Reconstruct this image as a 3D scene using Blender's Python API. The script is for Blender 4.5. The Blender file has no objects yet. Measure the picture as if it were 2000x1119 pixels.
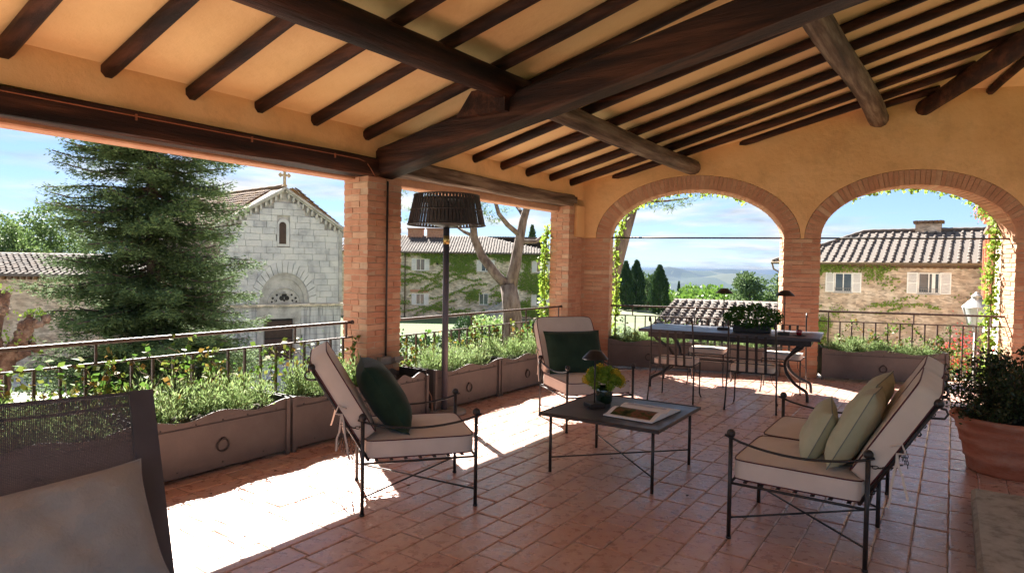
import bpy, math, random
import numpy as np
from mathutils import Vector, Matrix, Euler
R = math.radians
sc = bpy.context.scene
COL = sc.collection
rnd = random.Random(7)
rg = np.random.RandomState(11)

# ------------------------------------------------------------------ camera
H = 1.6
PITCH, ROLL = 0.029846, 0.015496
_cp, _sp = math.cos(PITCH), math.sin(PITCH)
_fw = Vector((0, _cp, -_sp)); _up = Vector((0, _sp, _cp)); _rt = Vector((1, 0, 0))
_c, _s = math.cos(ROLL), math.sin(ROLL)
cam_r = _c * _rt + _s * _up
cam_u = -_s * _rt + _c * _up
cd = bpy.data.cameras.new('camera'); cam = bpy.data.objects.new('camera', cd); COL.objects.link(cam)
cd.sensor_width = 36; cd.lens = 1252.4 / 2000 * 36; cd.clip_start = 0.05; cd.clip_end = 30000
cam.matrix_world = Matrix.Translation((0, 0, H)) @ Matrix((cam_r, cam_u, -_fw)).transposed().to_4x4()
sc.camera = cam

# ------------------------------------------------------------------ sky, sun, exposure
SUN_DIR = Vector((-0.444, 1.057, 1.0)).normalized()
SUN_EL = math.asin(SUN_DIR.z); SUN_ROT = math.atan2(SUN_DIR.x, SUN_DIR.y)
SKY_STRENGTH, SUN_STRENGTH, EXPOSURE, CLOUD = 0.05, 2.7, 3.65, 1.80
world = bpy.data.worlds.new('World'); sc.world = world; world.use_nodes = True
nt = world.node_tree; nt.nodes.clear()
def N(t, typ, **kw):
    n = t.nodes.new(typ)
    for k, v in kw.items():
        if k.startswith('i_'): n.inputs[k[2:].replace('_', ' ')].default_value = v
        else: setattr(n, k, v)
    return n
sky = N(nt, 'ShaderNodeTexSky', sky_type='NISHITA', sun_disc=False, sun_elevation=SUN_EL, sun_rotation=SUN_ROT % (2 * math.pi),
        altitude=1500, air_density=0.8, dust_density=0.05, ozone_density=2.5)
tc = N(nt, 'ShaderNodeTexCoord')
sep = N(nt, 'ShaderNodeSeparateXYZ'); nt.links.new(tc.outputs['Generated'], sep.inputs[0])
zz = N(nt, 'ShaderNodeMath', operation='MAXIMUM'); nt.links.new(sep.outputs['Z'], zz.inputs[0]); zz.inputs[1].default_value = 0.0
za = N(nt, 'ShaderNodeMath', operation='ADD'); nt.links.new(zz.outputs[0], za.inputs[0]); za.inputs[1].default_value = 0.11
dx = N(nt, 'ShaderNodeMath', operation='DIVIDE'); nt.links.new(sep.outputs['X'], dx.inputs[0]); nt.links.new(za.outputs[0], dx.inputs[1])
dy = N(nt, 'ShaderNodeMath', operation='DIVIDE'); nt.links.new(sep.outputs['Y'], dy.inputs[0]); nt.links.new(za.outputs[0], dy.inputs[1])
cmb = N(nt, 'ShaderNodeCombineXYZ'); nt.links.new(dx.outputs[0], cmb.inputs[0]); nt.links.new(dy.outputs[0], cmb.inputs[1])
cn = N(nt, 'ShaderNodeTexNoise', noise_dimensions='3D'); cn.inputs['Scale'].default_value = 0.85; cn.inputs['Detail'].default_value = 9
cn.inputs['Roughness'].default_value = 0.56; cn.inputs['Distortion'].default_value = 0.35
nt.links.new(cmb.outputs[0], cn.inputs['Vector'])
cr = N(nt, 'ShaderNodeValToRGB'); cr.color_ramp.elements[0].position = 0.42; cr.color_ramp.elements[1].position = 0.60
nt.links.new(cn.outputs['Fac'], cr.inputs[0])
cn2 = N(nt, 'ShaderNodeTexNoise'); cn2.inputs['Scale'].default_value = 1.7; cn2.inputs['Detail'].default_value = 6
nt.links.new(cmb.outputs[0], cn2.inputs['Vector'])
cr2 = N(nt, 'ShaderNodeValToRGB'); cr2.color_ramp.elements[0].position = 0.35; cr2.color_ramp.elements[1].position = 0.62
cr2.color_ramp.elements[0].color = (0.50, 0.58, 0.70, 1); cr2.color_ramp.elements[1].color = (1, 1, 1, 1)
nt.links.new(cn2.outputs['Fac'], cr2.inputs[0])
veil = N(nt, 'ShaderNodeMix', data_type='RGBA'); nt.links.new(cr.outputs[0], veil.inputs['Factor']); veil.inputs['A'].default_value = (0.22, 0.36, 0.64, 1); nt.links.new(cr2.outputs[0], veil.inputs['B'])
cs = N(nt, 'ShaderNodeVectorMath', operation='SCALE'); nt.links.new(veil.outputs['Result'], cs.inputs[0]); cs.inputs['Scale'].default_value = CLOUD
mx = N(nt, 'ShaderNodeMix', data_type='RGBA')
cf = N(nt, 'ShaderNodeMath', operation='MULTIPLY_ADD'); nt.links.new(cr.outputs[0], cf.inputs[0]); cf.inputs[1].default_value = 0.14; cf.inputs[2].default_value = 0.85
nt.links.new(cf.outputs[0], mx.inputs['Factor']); nt.links.new(sky.outputs[0], mx.inputs['A']); nt.links.new(cs.outputs[0], mx.inputs['B'])
bg = N(nt, 'ShaderNodeBackground'); bg.inputs['Strength'].default_value = SKY_STRENGTH; nt.links.new(mx.outputs['Result'], bg.inputs['Color'])
wo = N(nt, 'ShaderNodeOutputWorld'); nt.links.new(bg.outputs[0], wo.inputs['Surface'])
sd = bpy.data.lights.new('sun', 'SUN'); sd.energy = SUN_STRENGTH; sd.angle = R(0.5); sd.color = (1.0, 0.95, 0.87)
sun = bpy.data.objects.new('sun', sd); COL.objects.link(sun); sun.rotation_euler = SUN_DIR.to_track_quat('Z', 'Y').to_euler(); sun.location = (0, 0, 30)
sc.view_settings.view_transform = 'Standard'; sc.view_settings.look = 'None'; sc.view_settings.exposure = EXPOSURE
sc.view_settings.gamma = 1; sc.view_settings.use_curve_mapping = False
sc.cycles.max_bounces = 9; sc.cycles.diffuse_bounces = 6; sc.cycles.glossy_bounces = 3; sc.cycles.transmission_bounces = 4
sc.cycles.transparent_max_bounces = 12; sc.cycles.volume_bounces = 0; sc.cycles.use_denoising = True
sc.cycles.sample_clamp_indirect = 6; sc.cycles.caustics_reflective = False; sc.cycles.caustics_refractive = False

# ------------------------------------------------------------------ frames of the place
FA = R(55.507)                                   # terrace frame: x = s along the open side, y = n outwards
WA = R(-15.49)                                   # arch wall frame: x = w to the right, y = m outwards
UX, UY = math.cos(FA), math.sin(FA)
WX, WY = math.cos(WA), math.sin(WA)
def F(s, n, z=0): return Vector((s * UX - n * UY, s * UY + n * UX, z))
def Wp(w, m, z=0): return Vector((w * WX - m * WY, w * WY + m * WX, z))
def w2sn(w, m): p = Wp(w, m); return p.x * UX + p.y * UY, -p.x * UY + p.y * UX
NR = -2.2                                         # ridge
def ceil_z(n): return 3.01 + 0.255 * (5.05 - n) if n > NR else 3.01 + 0.255 * (5.05 - NR) + 0.2 * (n - NR)
def hip_z(s, n): return 4.21 + 0.14 * (10.5 - 0.9455 * s - 0.3256 * n)
def hip_s(n): return 10.44 + 1.582 * n if n > NR else (0.38 - 0.2456 * n) / 0.1324

# ------------------------------------------------------------------ mesh helpers
class MB:
    def __init__(self): self.v = []; self.f = []; self.sm = []
    def add(self, vs, fs, smooth=False):
        b = len(self.v); self.v += [tuple(x) for x in vs]; self.f += [tuple(b + i for i in f) for f in fs]; self.sm += [smooth] * len(fs); return self
    def box(self, c, d, rot=None, taper=None):
        hx, hy, hz = d[0] / 2, d[1] / 2, d[2] / 2
        vs = []
        for z in (-1, 1):
            t = taper if (taper and z > 0) else 1
            for x, y in ((-1, -1), (1, -1), (1, 1), (-1, 1)): vs.append(Vector((x * hx * t, y * hy * t, z * hz)))
        if rot is not None:
            m = rot if isinstance(rot, Matrix) else Euler(rot).to_matrix(); vs = [m @ v for v in vs]
        c = Vector(c); return self.add([v + c for v in vs], [(3, 2, 1, 0), (4, 5, 6, 7), (0, 1, 5, 4), (1, 2, 6, 5), (2, 3, 7, 6), (3, 0, 4, 7)])
    def bevbox(self, c, d, b=0.004, rot=None):
        hx, hy, hz = d[0] / 2, d[1] / 2, d[2] / 2; vs = []
        for ins, z in ((b, -hz), (0, -hz + b), (0, hz - b), (b, hz)):
            for x, y in ((-1, -1), (1, -1), (1, 1), (-1, 1)): vs.append(Vector((x * (hx - ins), y * (hy - ins), z)))
        if rot is not None:
            m = rot if isinstance(rot, Matrix) else Euler(rot).to_matrix(); vs = [m @ v for v in vs]
        fs = [(3, 2, 1, 0), (12, 13, 14, 15)]
        for k in range(3):
            for i in range(4): fs.append((k * 4 + i, k * 4 + (i + 1) % 4, k * 4 + 4 + (i + 1) % 4, k * 4 + 4 + i))
        c = Vector(c); return self.add([v + c for v in vs], fs)
    def tube(self, path, r, seg=8, caps=True, closed=False, flat=1.0):
        P = [Vector(p) for p in path]; n = len(P)
        rs = r if isinstance(r, (list, tuple)) else [r] * n
        vs = []; up = None
        for i in range(n):
            if closed: t = (P[(i + 1) % n] - P[i - 1])
            else: t = (P[min(i + 1, n - 1)] - P[max(i - 1, 0)])
            t = t.normalized() if t.length > 1e-9 else Vector((0, 0, 1))
            if up is None: up = Vector((0, 0, 1)) if abs(t.z) < 0.9 else Vector((1, 0, 0))
            a = (up - t * up.dot(t)); a = a.normalized() if a.length > 1e-6 else t.orthogonal().normalized(); up = a
            b = t.cross(a)
            for k in range(seg):
                th = 2 * math.pi * k / seg; vs.append(P[i] + (a * math.cos(th) * flat + b * math.sin(th)) * rs[i])
        fs = []
        for i in range(n if closed else n - 1):
            j = (i + 1) % n
            for k in range(seg): fs.append((i * seg + k, i * seg + (k + 1) % seg, j * seg + (k + 1) % seg, j * seg + k))
        if caps and not closed: fs += [tuple(range(seg - 1, -1, -1)), tuple((n - 1) * seg + k for k in range(seg))]
        return self.add(vs, fs, True)
    def lathe(self, prof, c=(0, 0, 0), seg=20, ang=(0, 2 * math.pi)):
        c = Vector(c); n = len(prof); full = abs(ang[1] - ang[0] - 2 * math.pi) < 1e-6; m = seg if full else seg + 1
        vs = [c + Vector((r * math.cos(ang[0] + (ang[1] - ang[0]) * k / seg), r * math.sin(ang[0] + (ang[1] - ang[0]) * k / seg), z)) for r, z in prof for k in range(m)]
        fs = [(i * m + k, i * m + (k + 1) % m, (i + 1) * m + (k + 1) % m, (i + 1) * m + k) for i in range(n - 1) for k in range(seg)]
        return self.add(vs, fs, True)
    def ball(self, c, r, seg=12, rings=8, sc_=(1, 1, 1)):
        prof = [(max(1e-4, math.sin(math.pi * i / rings)), -math.cos(math.pi * i / rings)) for i in range(rings + 1)]
        c = Vector(c); m = seg
        vs = [c + Vector((p * math.cos(2 * math.pi * k / m) * r * sc_[0], p * math.sin(2 * math.pi * k / m) * r * sc_[1], z * r * sc_[2])) for p, z in prof for k in range(m)]
        fs = [(i * m + k, i * m + (k + 1) % m, (i + 1) * m + (k + 1) % m, (i + 1) * m + k) for i in range(rings) for k in range(m)]
        return self.add(vs, fs, True)
    def prism(self, poly, d, axis='y', o=(0, 0, 0)):     # poly of (a, z) swept along y
        n = len(poly); o = Vector(o); vs = []
        for k in (0, 1):
            for a, z in poly: vs.append(o + (Vector((a, k * d, z)) if axis == 'y' else Vector((k * d, a, z))))
        fs = [tuple(range(n)), tuple(range(2 * n - 1, n - 1, -1))] + [(i, n + i, n + (i + 1) % n, (i + 1) % n) for i in range(n)]
        return self.add(vs, fs)
    def grid(self, fn, nu, nv, smooth=True, wrap=False):
        vs = [fn(i / nu, j / nv) for i in range(nu + (0 if wrap else 1)) for j in range(nv + 1)]
        m = nv + 1; k = nu if wrap else nu + 1
        fs = [(i * m + j, ((i + 1) % k) * m + j, ((i + 1) % k) * m + j + 1, i * m + j + 1) for i in range(nu) for j in range(nv)]
        return self.add(vs, fs, smooth)
    def mesh(self, name, mat=None):
        me = bpy.data.meshes.new(name); me.from_pydata(self.v, [], self.f)
        if mat is not None: me.materials.append(mat)
        if any(self.sm): me.polygons.foreach_set('use_smooth', self.sm)
        me.update(); return me
    def build(self, name, mat, parent=None):
        o = bpy.data.objects.new(name, self.mesh(name, mat)); COL.objects.link(o)
        if parent is not None: o.parent = parent
        return o
def tag(o, label=None, cat=None, group=None, kind=None):
    if label: o['label'] = label
    if cat: o['category'] = cat
    if group: o['group'] = group
    if kind: o['kind'] = kind
    return o
def thing(name, label, cat, loc=(0, 0, 0), rz=0.0, group=None, kind=None):
    o = bpy.data.objects.new(name, None); COL.objects.link(o); o.location = loc; o.rotation_euler = (0, 0, rz)
    o.empty_display_size = 0.1
    return tag(o, label, cat, group, kind)
def put(name, me, parent=None, loc=(0, 0, 0), rot=(0, 0, 0), scl=(1, 1, 1)):
    o = bpy.data.objects.new(name, me); COL.objects.link(o); o.location = loc; o.rotation_euler = rot; o.scale = scl
    if parent is not None: o.parent = parent
    return o
def kids(o): return [c for c in bpy.data.objects if c.parent == o]
def copy_tree(o, label, loc=None, rz=None, parent=None, table=None):
    table = table if table is not None else {}
    if not table:
        for c in bpy.data.objects:
            if c.parent: table.setdefault(c.parent.name, []).append(c)
    c = o.copy(); COL.objects.link(c)
    if parent is not None: c.parent = parent
    if label: c['label'] = label
    if loc is not None: c.location = loc
    if rz is not None: c.rotation_euler = (0, 0, rz)
    for ch in table.get(o.name, []): copy_tree(ch, None, parent=c, table=table)
    return c
def fast(name, V, Q, mat, parent=None, smooth=False):
    V = np.asarray(V, np.float32); Q = np.asarray(Q, np.int32); k = Q.shape[1]
    me = bpy.data.meshes.new(name); me.vertices.add(len(V)); me.vertices.foreach_set('co', V.ravel())
    me.loops.add(Q.size); me.loops.foreach_set('vertex_index', Q.ravel()); me.polygons.add(len(Q))
    me.polygons.foreach_set('loop_start', np.arange(0, Q.size, k, dtype=np.int32))
    if smooth: me.polygons.foreach_set('use_smooth', np.ones(len(Q), bool))
    if mat is not None: me.materials.append(mat)
    me.update(calc_edges=True)
    o = bpy.data.objects.new(name, me); COL.objects.link(o)
    if parent is not None: o.parent = parent
    return o
def inst(TV, TQ, M, Tr):                            # template copied with matrices M (n,3,3) and translations (n,3)
    TV = np.asarray(TV, float); TQ = np.asarray(TQ, int); n = len(Tr)
    V = np.einsum('nij,kj->nki', M, TV) + Tr[:, None, :]
    Q = TQ[None] + (np.arange(n) * len(TV))[:, None, None]
    return V.reshape(-1, 3), Q.reshape(-1, TQ.shape[1])
LEAF = ([(0, 0, 0), (0.42, 0.45, 0.08), (0, 1, 0), (-0.42, 0.45, 0.08)], [(0, 1, 2, 3)])
def frames(D, Nn):                                  # y axis along D, z axis near Nn
    D = D / (np.linalg.norm(D, axis=1, keepdims=True) + 1e-9)
    X = np.cross(D, Nn); X /= (np.linalg.norm(X, axis=1, keepdims=True) + 1e-9); Z = np.cross(X, D)
    return np.stack([X, D, Z], axis=2)
def leaves(name, P, D, size, mat, parent=None, aspect=1.0, nrm=None, rs=None, jitter=0.5, smin=0.6):
    P = np.asarray(P, float); D = np.asarray(D, float); n = len(P); rs = rs or rg
    D = D + rs.normal(0, jitter, (n, 3))
    Nn = rs.normal(0, 1, (n, 3)) if nrm is None else np.asarray(nrm, float) + rs.normal(0, 0.35, (n, 3))
    M = frames(D, Nn); sz = size * rs.uniform(smin, 1.25, n)
    M = M * sz[:, None, None]; M[:, :, 0] *= aspect
    V, Q = inst(LEAF[0], LEAF[1], M, P)
    return fast(name, V, Q, mat, parent)

# ------------------------------------------------------------------ materials
MATS = {}
def mat(name, cols, rough=0.6, nscale=4.0, bump=0.0, bscale=40.0, metal=0.0, rand=None, rstr=0.5, spec=0.5, rvar=0.0, transl=0.0,
        stretch=(1, 1, 1), detail=6, bdist=0.01, pos=(0.35, 0.65), sheen=0.0, coat=0.0, extra=None, crough=0.05):
    """cols: 1-3 base colours blended by noise; rand: 'obj'/'isl' colour list chosen per piece."""
    if name in MATS: return MATS[name]
    m = bpy.data.materials.new(name); m.use_nodes = True; t = m.node_tree; t.nodes.clear()
    out = N(t, 'ShaderNodeOutputMaterial'); b = N(t, 'ShaderNodeBsdfPrincipled'); t.links.new(b.outputs[0], out.inputs[0])
    co = N(t, 'ShaderNodeTexCoord'); mp = N(t, 'ShaderNodeMapping'); mp.inputs['Scale'].default_value = stretch
    g = N(t, 'ShaderNodeNewGeometry')
    t.links.new(g.outputs['Position'] if rand else co.outputs['Object'], mp.inputs[0])
    def ramp(src, cs, p):
        r = N(t, 'ShaderNodeValToRGB'); e = r.color_ramp.elements; k = len(cs)
        while len(e) < k: e.new(0.5)
        for i, c in enumerate(cs): e[i].position = p[0] + (p[1] - p[0]) * i / max(1, k - 1); e[i].color = (*c, 1)
        t.links.new(src, r.inputs[0]); return r
    no = N(t, 'ShaderNodeTexNoise'); no.inputs['Scale'].default_value = nscale; no.inputs['Detail'].default_value = detail; no.inputs['Roughness'].default_value = 0.6
    t.links.new(mp.outputs[0], no.inputs['Vector'])
    if len(cols) == 1: cols = [tuple(c * 0.86 for c in cols[0]), tuple(min(1, c * 1.12) for c in cols[0])]
    col = ramp(no.outputs['Fac'], cols, pos).outputs[0]
    if rand:
        oi = N(t, 'ShaderNodeObjectInfo'); src = oi.outputs['Random'] if rand[0] == 'obj' else g.outputs['Random Per Island']
        rr = ramp(src, rand[1], (0.0, 1.0)); mm = N(t, 'ShaderNodeMix', data_type='RGBA'); mm.inputs['Factor'].default_value = rstr
        t.links.new(col, mm.inputs['A']); t.links.new(rr.outputs[0], mm.inputs['B']); col = mm.outputs['Result']
    if extra: col = extra(t, col, mp, g)
    t.links.new(col, b.inputs['Base Color'])
    b.inputs['Roughness'].default_value = rough; b.inputs['Metallic'].default_value = metal; b.inputs['Specular IOR Level'].default_value = spec
    if sheen: b.inputs['Sheen Weight'].default_value = sheen
    if coat: b.inputs['Coat Weight'].default_value = coat; b.inputs['Coat Roughness'].default_value = crough
    if rvar:
        mr = N(t, 'ShaderNodeMapRange'); mr.inputs['From Min'].default_value = 0.3; mr.inputs['From Max'].default_value = 0.7
        mr.inputs['To Min'].default_value = max(0.05, rough - rvar); mr.inputs['To Max'].default_value = min(1, rough + rvar)
        t.links.new(no.outputs['Fac'], mr.inputs['Value']); t.links.new(mr.outputs[0], b.inputs['Roughness'])
    if bump:
        n2 = N(t, 'ShaderNodeTexNoise'); n2.inputs['Scale'].default_value = bscale; n2.inputs['Detail'].default_value = 5; n2.inputs['Roughness'].default_value = 0.65
        t.links.new(mp.outputs[0], n2.inputs['Vector'])
        bp = N(t, 'ShaderNodeBump'); bp.inputs['Strength'].default_value = bump; bp.inputs['Distance'].default_value = bdist
        t.links.new(n2.outputs['Fac'], bp.inputs['Height']); t.links.new(bp.outputs[0], b.inputs['Normal'])
    if transl:
        tr = N(t, 'ShaderNodeBsdfTranslucent'); t.links.new(col, tr.inputs[0]); ms = N(t, 'ShaderNodeMixShader'); ms.inputs[0].default_value = transl
        t.links.new(b.outputs[0], ms.inputs[1]); t.links.new(tr.outputs[0], ms.inputs[2]); t.links.new(ms.outputs[0], out.inputs[0])
    MATS[name] = m; return m
def stones(scale, stretch, mort=(0.3, 0.25, 0.2), amt=0.6):
    def ex(t, col, mp, g):
        m2 = N(t, 'ShaderNodeMapping'); m2.inputs['Scale'].default_value = stretch; t.links.new(mp.outputs[0], m2.inputs[0])
        nz = N(t, 'ShaderNodeTexNoise'); nz.inputs['Scale'].default_value = 1.5
        t.links.new(m2.outputs[0], nz.inputs['Vector'])
        ad = N(t, 'ShaderNodeMix', data_type='VECTOR'); ad.inputs['Factor'].default_value = 0.12
        t.links.new(m2.outputs[0], ad.inputs[4]); t.links.new(nz.outputs['Color'], ad.inputs[5])
        vo = N(t, 'ShaderNodeTexVoronoi', feature='F1'); vo.inputs['Scale'].default_value = scale; t.links.new(ad.outputs[1], vo.inputs['Vector'])
        vd = N(t, 'ShaderNodeTexVoronoi', feature='DISTANCE_TO_EDGE'); vd.inputs['Scale'].default_value = scale; t.links.new(ad.outputs[1], vd.inputs['Vector'])
        hs = N(t, 'ShaderNodeSeparateColor'); t.links.new(vo.outputs['Color'], hs.inputs[0])
        r = N(t, 'ShaderNodeMapRange'); r.inputs['To Min'].default_value = 0.62; r.inputs['To Max'].default_value = 1.3; t.links.new(hs.outputs[0], r.inputs['Value'])
        sc2 = N(t, 'ShaderNodeVectorMath', operation='SCALE'); t.links.new(col, sc2.inputs[0]); t.links.new(r.outputs[0], sc2.inputs['Scale'])
        e = N(t, 'ShaderNodeMapRange'); e.inputs['From Max'].default_value = 0.07; e.inputs['To Min'].default_value = amt; e.inputs['To Max'].default_value = 0.0
        t.links.new(vd.outputs['Distance'], e.inputs['Value'])
        mm = N(t, 'ShaderNodeMix', data_type='RGBA'); t.links.new(e.outputs[0], mm.inputs['Factor']); t.links.new(sc2.outputs[0], mm.inputs['A']); mm.inputs['B'].default_value = (*mort, 1)
        return mm.outputs['Result']
    return ex
M = {}
def stains(sc_, tint, p0, p1, k, vert=False):
    def ex(t, col, mp, g):
        m2 = N(t, 'ShaderNodeMapping'); m2.inputs['Scale'].default_value = (1, 1, 0.25) if vert else (1, 1, 1); t.links.new(g.outputs['Position'], m2.inputs[0])
        n = N(t, 'ShaderNodeTexNoise'); n.inputs['Scale'].default_value = sc_; n.inputs['Detail'].default_value = 8; n.inputs['Roughness'].default_value = 0.72; t.links.new(m2.outputs[0], n.inputs['Vector'])
        r = N(t, 'ShaderNodeValToRGB'); r.color_ramp.elements[0].position = p0; r.color_ramp.elements[1].position = p1
        r.color_ramp.elements[0].color = (0, 0, 0, 1); r.color_ramp.elements[1].color = (k, k, k, 1); t.links.new(n.outputs['Fac'], r.inputs[0])
        mm = N(t, 'ShaderNodeMix', data_type='RGBA'); t.links.new(r.outputs[0], mm.inputs['Factor']); t.links.new(col, mm.inputs['A']); mm.inputs['B'].default_value = (*tint, 1)
        return mm.outputs['Result']
    return ex
M['plaster'] = mat('ochre_plaster', [(0.65, 0.355, 0.15), (0.72, 0.42, 0.19), (0.77, 0.475, 0.235)], 0.85, 1.1, 0.5, 6, bdist=0.03, pos=(0.3, 0.7), extra=stains(2.2, (0.42, 0.23, 0.10), 0.5, 0.75, 0.55))
M['ceil'] = mat('ceiling_plaster', [(0.69, 0.445, 0.20), (0.76, 0.51, 0.245), (0.81, 0.57, 0.295)], 0.85, 0.8, 0.45, 5, bdist=0.03, pos=(0.3, 0.7), extra=stains(1.7, (0.60, 0.36, 0.16), 0.5, 0.75, 0.4))
M['wood'] = mat('dark_timber', [(0.010, 0.004, 0.003), (0.030, 0.010, 0.006), (0.085, 0.030, 0.015)], 0.62, 3.0, 0.9, 22, spec=0.2, stretch=(0.25, 3, 3), bdist=0.012)
M['wood_y'] = mat('dark_rafter_timber', [(0.010, 0.004, 0.003), (0.028, 0.010, 0.006), (0.075, 0.027, 0.014)], 0.65, 3.0, 0.9, 22, spec=0.2, stretch=(3, 0.25, 3), bdist=0.012)
M['grey_wood'] = mat('weathered_timber', [(0.05, 0.028, 0.018), (0.13, 0.08, 0.055), (0.27, 0.20, 0.145)], 0.75, 4.0, 1.0, 25, spec=0.25, stretch=(0.25, 3, 3), bdist=0.015)
BR = [(0.38, 0.17, 0.095), (0.48, 0.23, 0.13), (0.52, 0.28, 0.165), (0.44, 0.20, 0.115), (0.50, 0.29, 0.18), (0.42, 0.19, 0.11), (0.48, 0.24, 0.14), (0.60, 0.43, 0.28)]
M['brick'] = mat('red_brick', [(0.38, 0.17, 0.10), (0.48, 0.24, 0.145), (0.54, 0.32, 0.20)], 0.85, 9, 0.8, 45, rand=('obj', BR), rstr=0.6, bdist=0.008)
M['mortar'] = mat('brick_mortar', [(0.42, 0.28, 0.18), (0.50, 0.36, 0.25)], 0.95, 12, 0.4, 60)
TL = [(0.48, 0.255, 0.19), (0.54, 0.31, 0.24), (0.43, 0.215, 0.16), (0.57, 0.38, 0.31), (0.51, 0.28, 0.21)]
def tilewear(t, col, mp, g):
    n = N(t, 'ShaderNodeTexNoise'); n.inputs['Scale'].default_value = 1.3; n.inputs['Detail'].default_value = 7; n.inputs['Roughness'].default_value = 0.7
    t.links.new(g.outputs['Position'], n.inputs['Vector'])
    r = N(t, 'ShaderNodeValToRGB'); r.color_ramp.elements[0].position = 0.48; r.color_ramp.elements[1].position = 0.72
    r.color_ramp.elements[0].color = (0, 0, 0, 1); r.color_ramp.elements[1].color = (0.55, 0.55, 0.55, 1)
    t.links.new(n.outputs['Fac'], r.inputs[0])
    mm = N(t, 'ShaderNodeMix', data_type='RGBA'); t.links.new(r.outputs[0], mm.inputs['Factor']); t.links.new(col, mm.inputs['A']); mm.inputs['B'].default_value = (0.56, 0.44, 0.38, 1)
    return mm.outputs['Result']
for k, r_ in (('tile', 'obj'), ('tile_i', 'isl')):
    M[k] = mat('terracotta_floor_' + r_, [(0.40, 0.20, 0.15), (0.52, 0.29, 0.225), (0.58, 0.40, 0.33)], 0.33, 14, 0.9, 20, rand=(r_, TL), rstr=0.5, rvar=0.16, bdist=0.007, extra=tilewear, coat=0.45, crough=0.28)
M['grout'] = mat('floor_grout', [(0.20, 0.14, 0.11), (0.50, 0.41, 0.34)], 0.85, 3, 0.4, 50)
M['iron'] = mat('wrought_iron', [(0.022, 0.019, 0.019), (0.045, 0.037, 0.034)], 0.45, 20, 0.25, 90, metal=0.3, bdist=0.003)
M['rail'] = mat('railing_iron', [(0.05, 0.03, 0.024), (0.10, 0.06, 0.045)], 0.55, 20, 0.6, 110, metal=0.2, bdist=0.006)
M['box'] = mat('planter_steel', [(0.085, 0.07, 0.065), (0.125, 0.105, 0.096)], 0.55, 2.5, 0.15, 60, metal=0.1, extra=stains(6, (0.16, 0.13, 0.115), 0.55, 0.8, 0.5, True))
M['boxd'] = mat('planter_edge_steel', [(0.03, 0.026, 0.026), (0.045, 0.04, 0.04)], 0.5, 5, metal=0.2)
M['soil'] = mat('soil', [(0.03, 0.02, 0.014), (0.06, 0.04, 0.028)], 0.95, 30, 0.9, 60, bdist=0.02)
M['cream'] = mat('cream_canvas', [(0.62, 0.53, 0.45), (0.68, 0.585, 0.50)], 0.9, 6, 0.25, 350, sheen=0.1, bdist=0.002)
M['pipe'] = mat('burgundy_piping', [(0.075, 0.012, 0.018)], 0.7, 20)
M['green'] = mat('green_velvet', [(0.012, 0.030, 0.017), (0.022, 0.048, 0.028)], 0.85, 7, 0.15, 30, sheen=0.12, spec=0.2)
M['sage'] = mat('sage_linen', [(0.40, 0.41, 0.27), (0.47, 0.48, 0.33)], 0.92, 7, 0.3, 260, sheen=0.1, bdist=0.002)
M['sagepipe'] = mat('sage_piping', [(0.20, 0.23, 0.20)], 0.9, 20)
M['taupe'] = mat('taupe_canvas', [(0.27, 0.25, 0.235), (0.34, 0.315, 0.295)], 0.85, 3, 0.8, 6, bdist=0.02)
M['slate'] = mat('charcoal_table_top', [(0.045, 0.048, 0.06), (0.07, 0.073, 0.09)], 0.42, 5, 0.15, 60, rvar=0.1)
M['chframe'] = mat('charcoal_frame', [(0.06, 0.056, 0.07), (0.085, 0.08, 0.10)], 0.45, 3, metal=0.1)
M['copper'] = mat('copper_pipe', [(0.28, 0.09, 0.04), (0.38, 0.14, 0.07)], 0.5, 12, metal=0.7)
M['terra'] = mat('terracotta_pot', [(0.36, 0.12, 0.065), (0.44, 0.17, 0.10), (0.50, 0.24, 0.16)], 0.8, 3, 0.35, 30, stretch=(1, 1, 4), bdist=0.006, extra=stains(4, (0.50, 0.36, 0.29), 0.5, 0.72, 0.6))
M['rattan'] = mat('black_rattan', [(0.018, 0.013, 0.011), (0.04, 0.03, 0.026)], 0.55, 30, 0.3, 90)
M['brass'] = mat('brass', [(0.45, 0.33, 0.12)], 0.35, 12, metal=0.9)
M['white'] = mat('white_paint', [(0.70, 0.68, 0.63), (0.78, 0.76, 0.72)], 0.6, 6)
M['grey'] = mat('grey_plastic', [(0.22, 0.20, 0.18)], 0.5, 6)
M['black'] = mat('black_plastic', [(0.02, 0.02, 0.02)], 0.5, 6)
M['glassy'] = mat('window_glass', [(0.035, 0.045, 0.055), (0.09, 0.11, 0.13)], 0.08, 0.7, spec=0.9, coat=0.4)
M['marble'] = mat('chapel_stone', [(0.27, 0.27, 0.28), (0.47, 0.47, 0.47), (0.56, 0.55, 0.53)], 0.85, 1.3, 0.5, 14, rand=('obj', [(0.36, 0.36, 0.38), (0.56, 0.55, 0.53), (0.46, 0.46, 0.47), (0.60, 0.59, 0.56)]), rstr=0.4, bdist=0.03, pos=(0.38, 0.58))
M['marble2'] = mat('chapel_trim', [(0.28, 0.27, 0.25), (0.50, 0.48, 0.45)], 0.85, 2.2, 0.35, 20, bdist=0.02)
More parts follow.
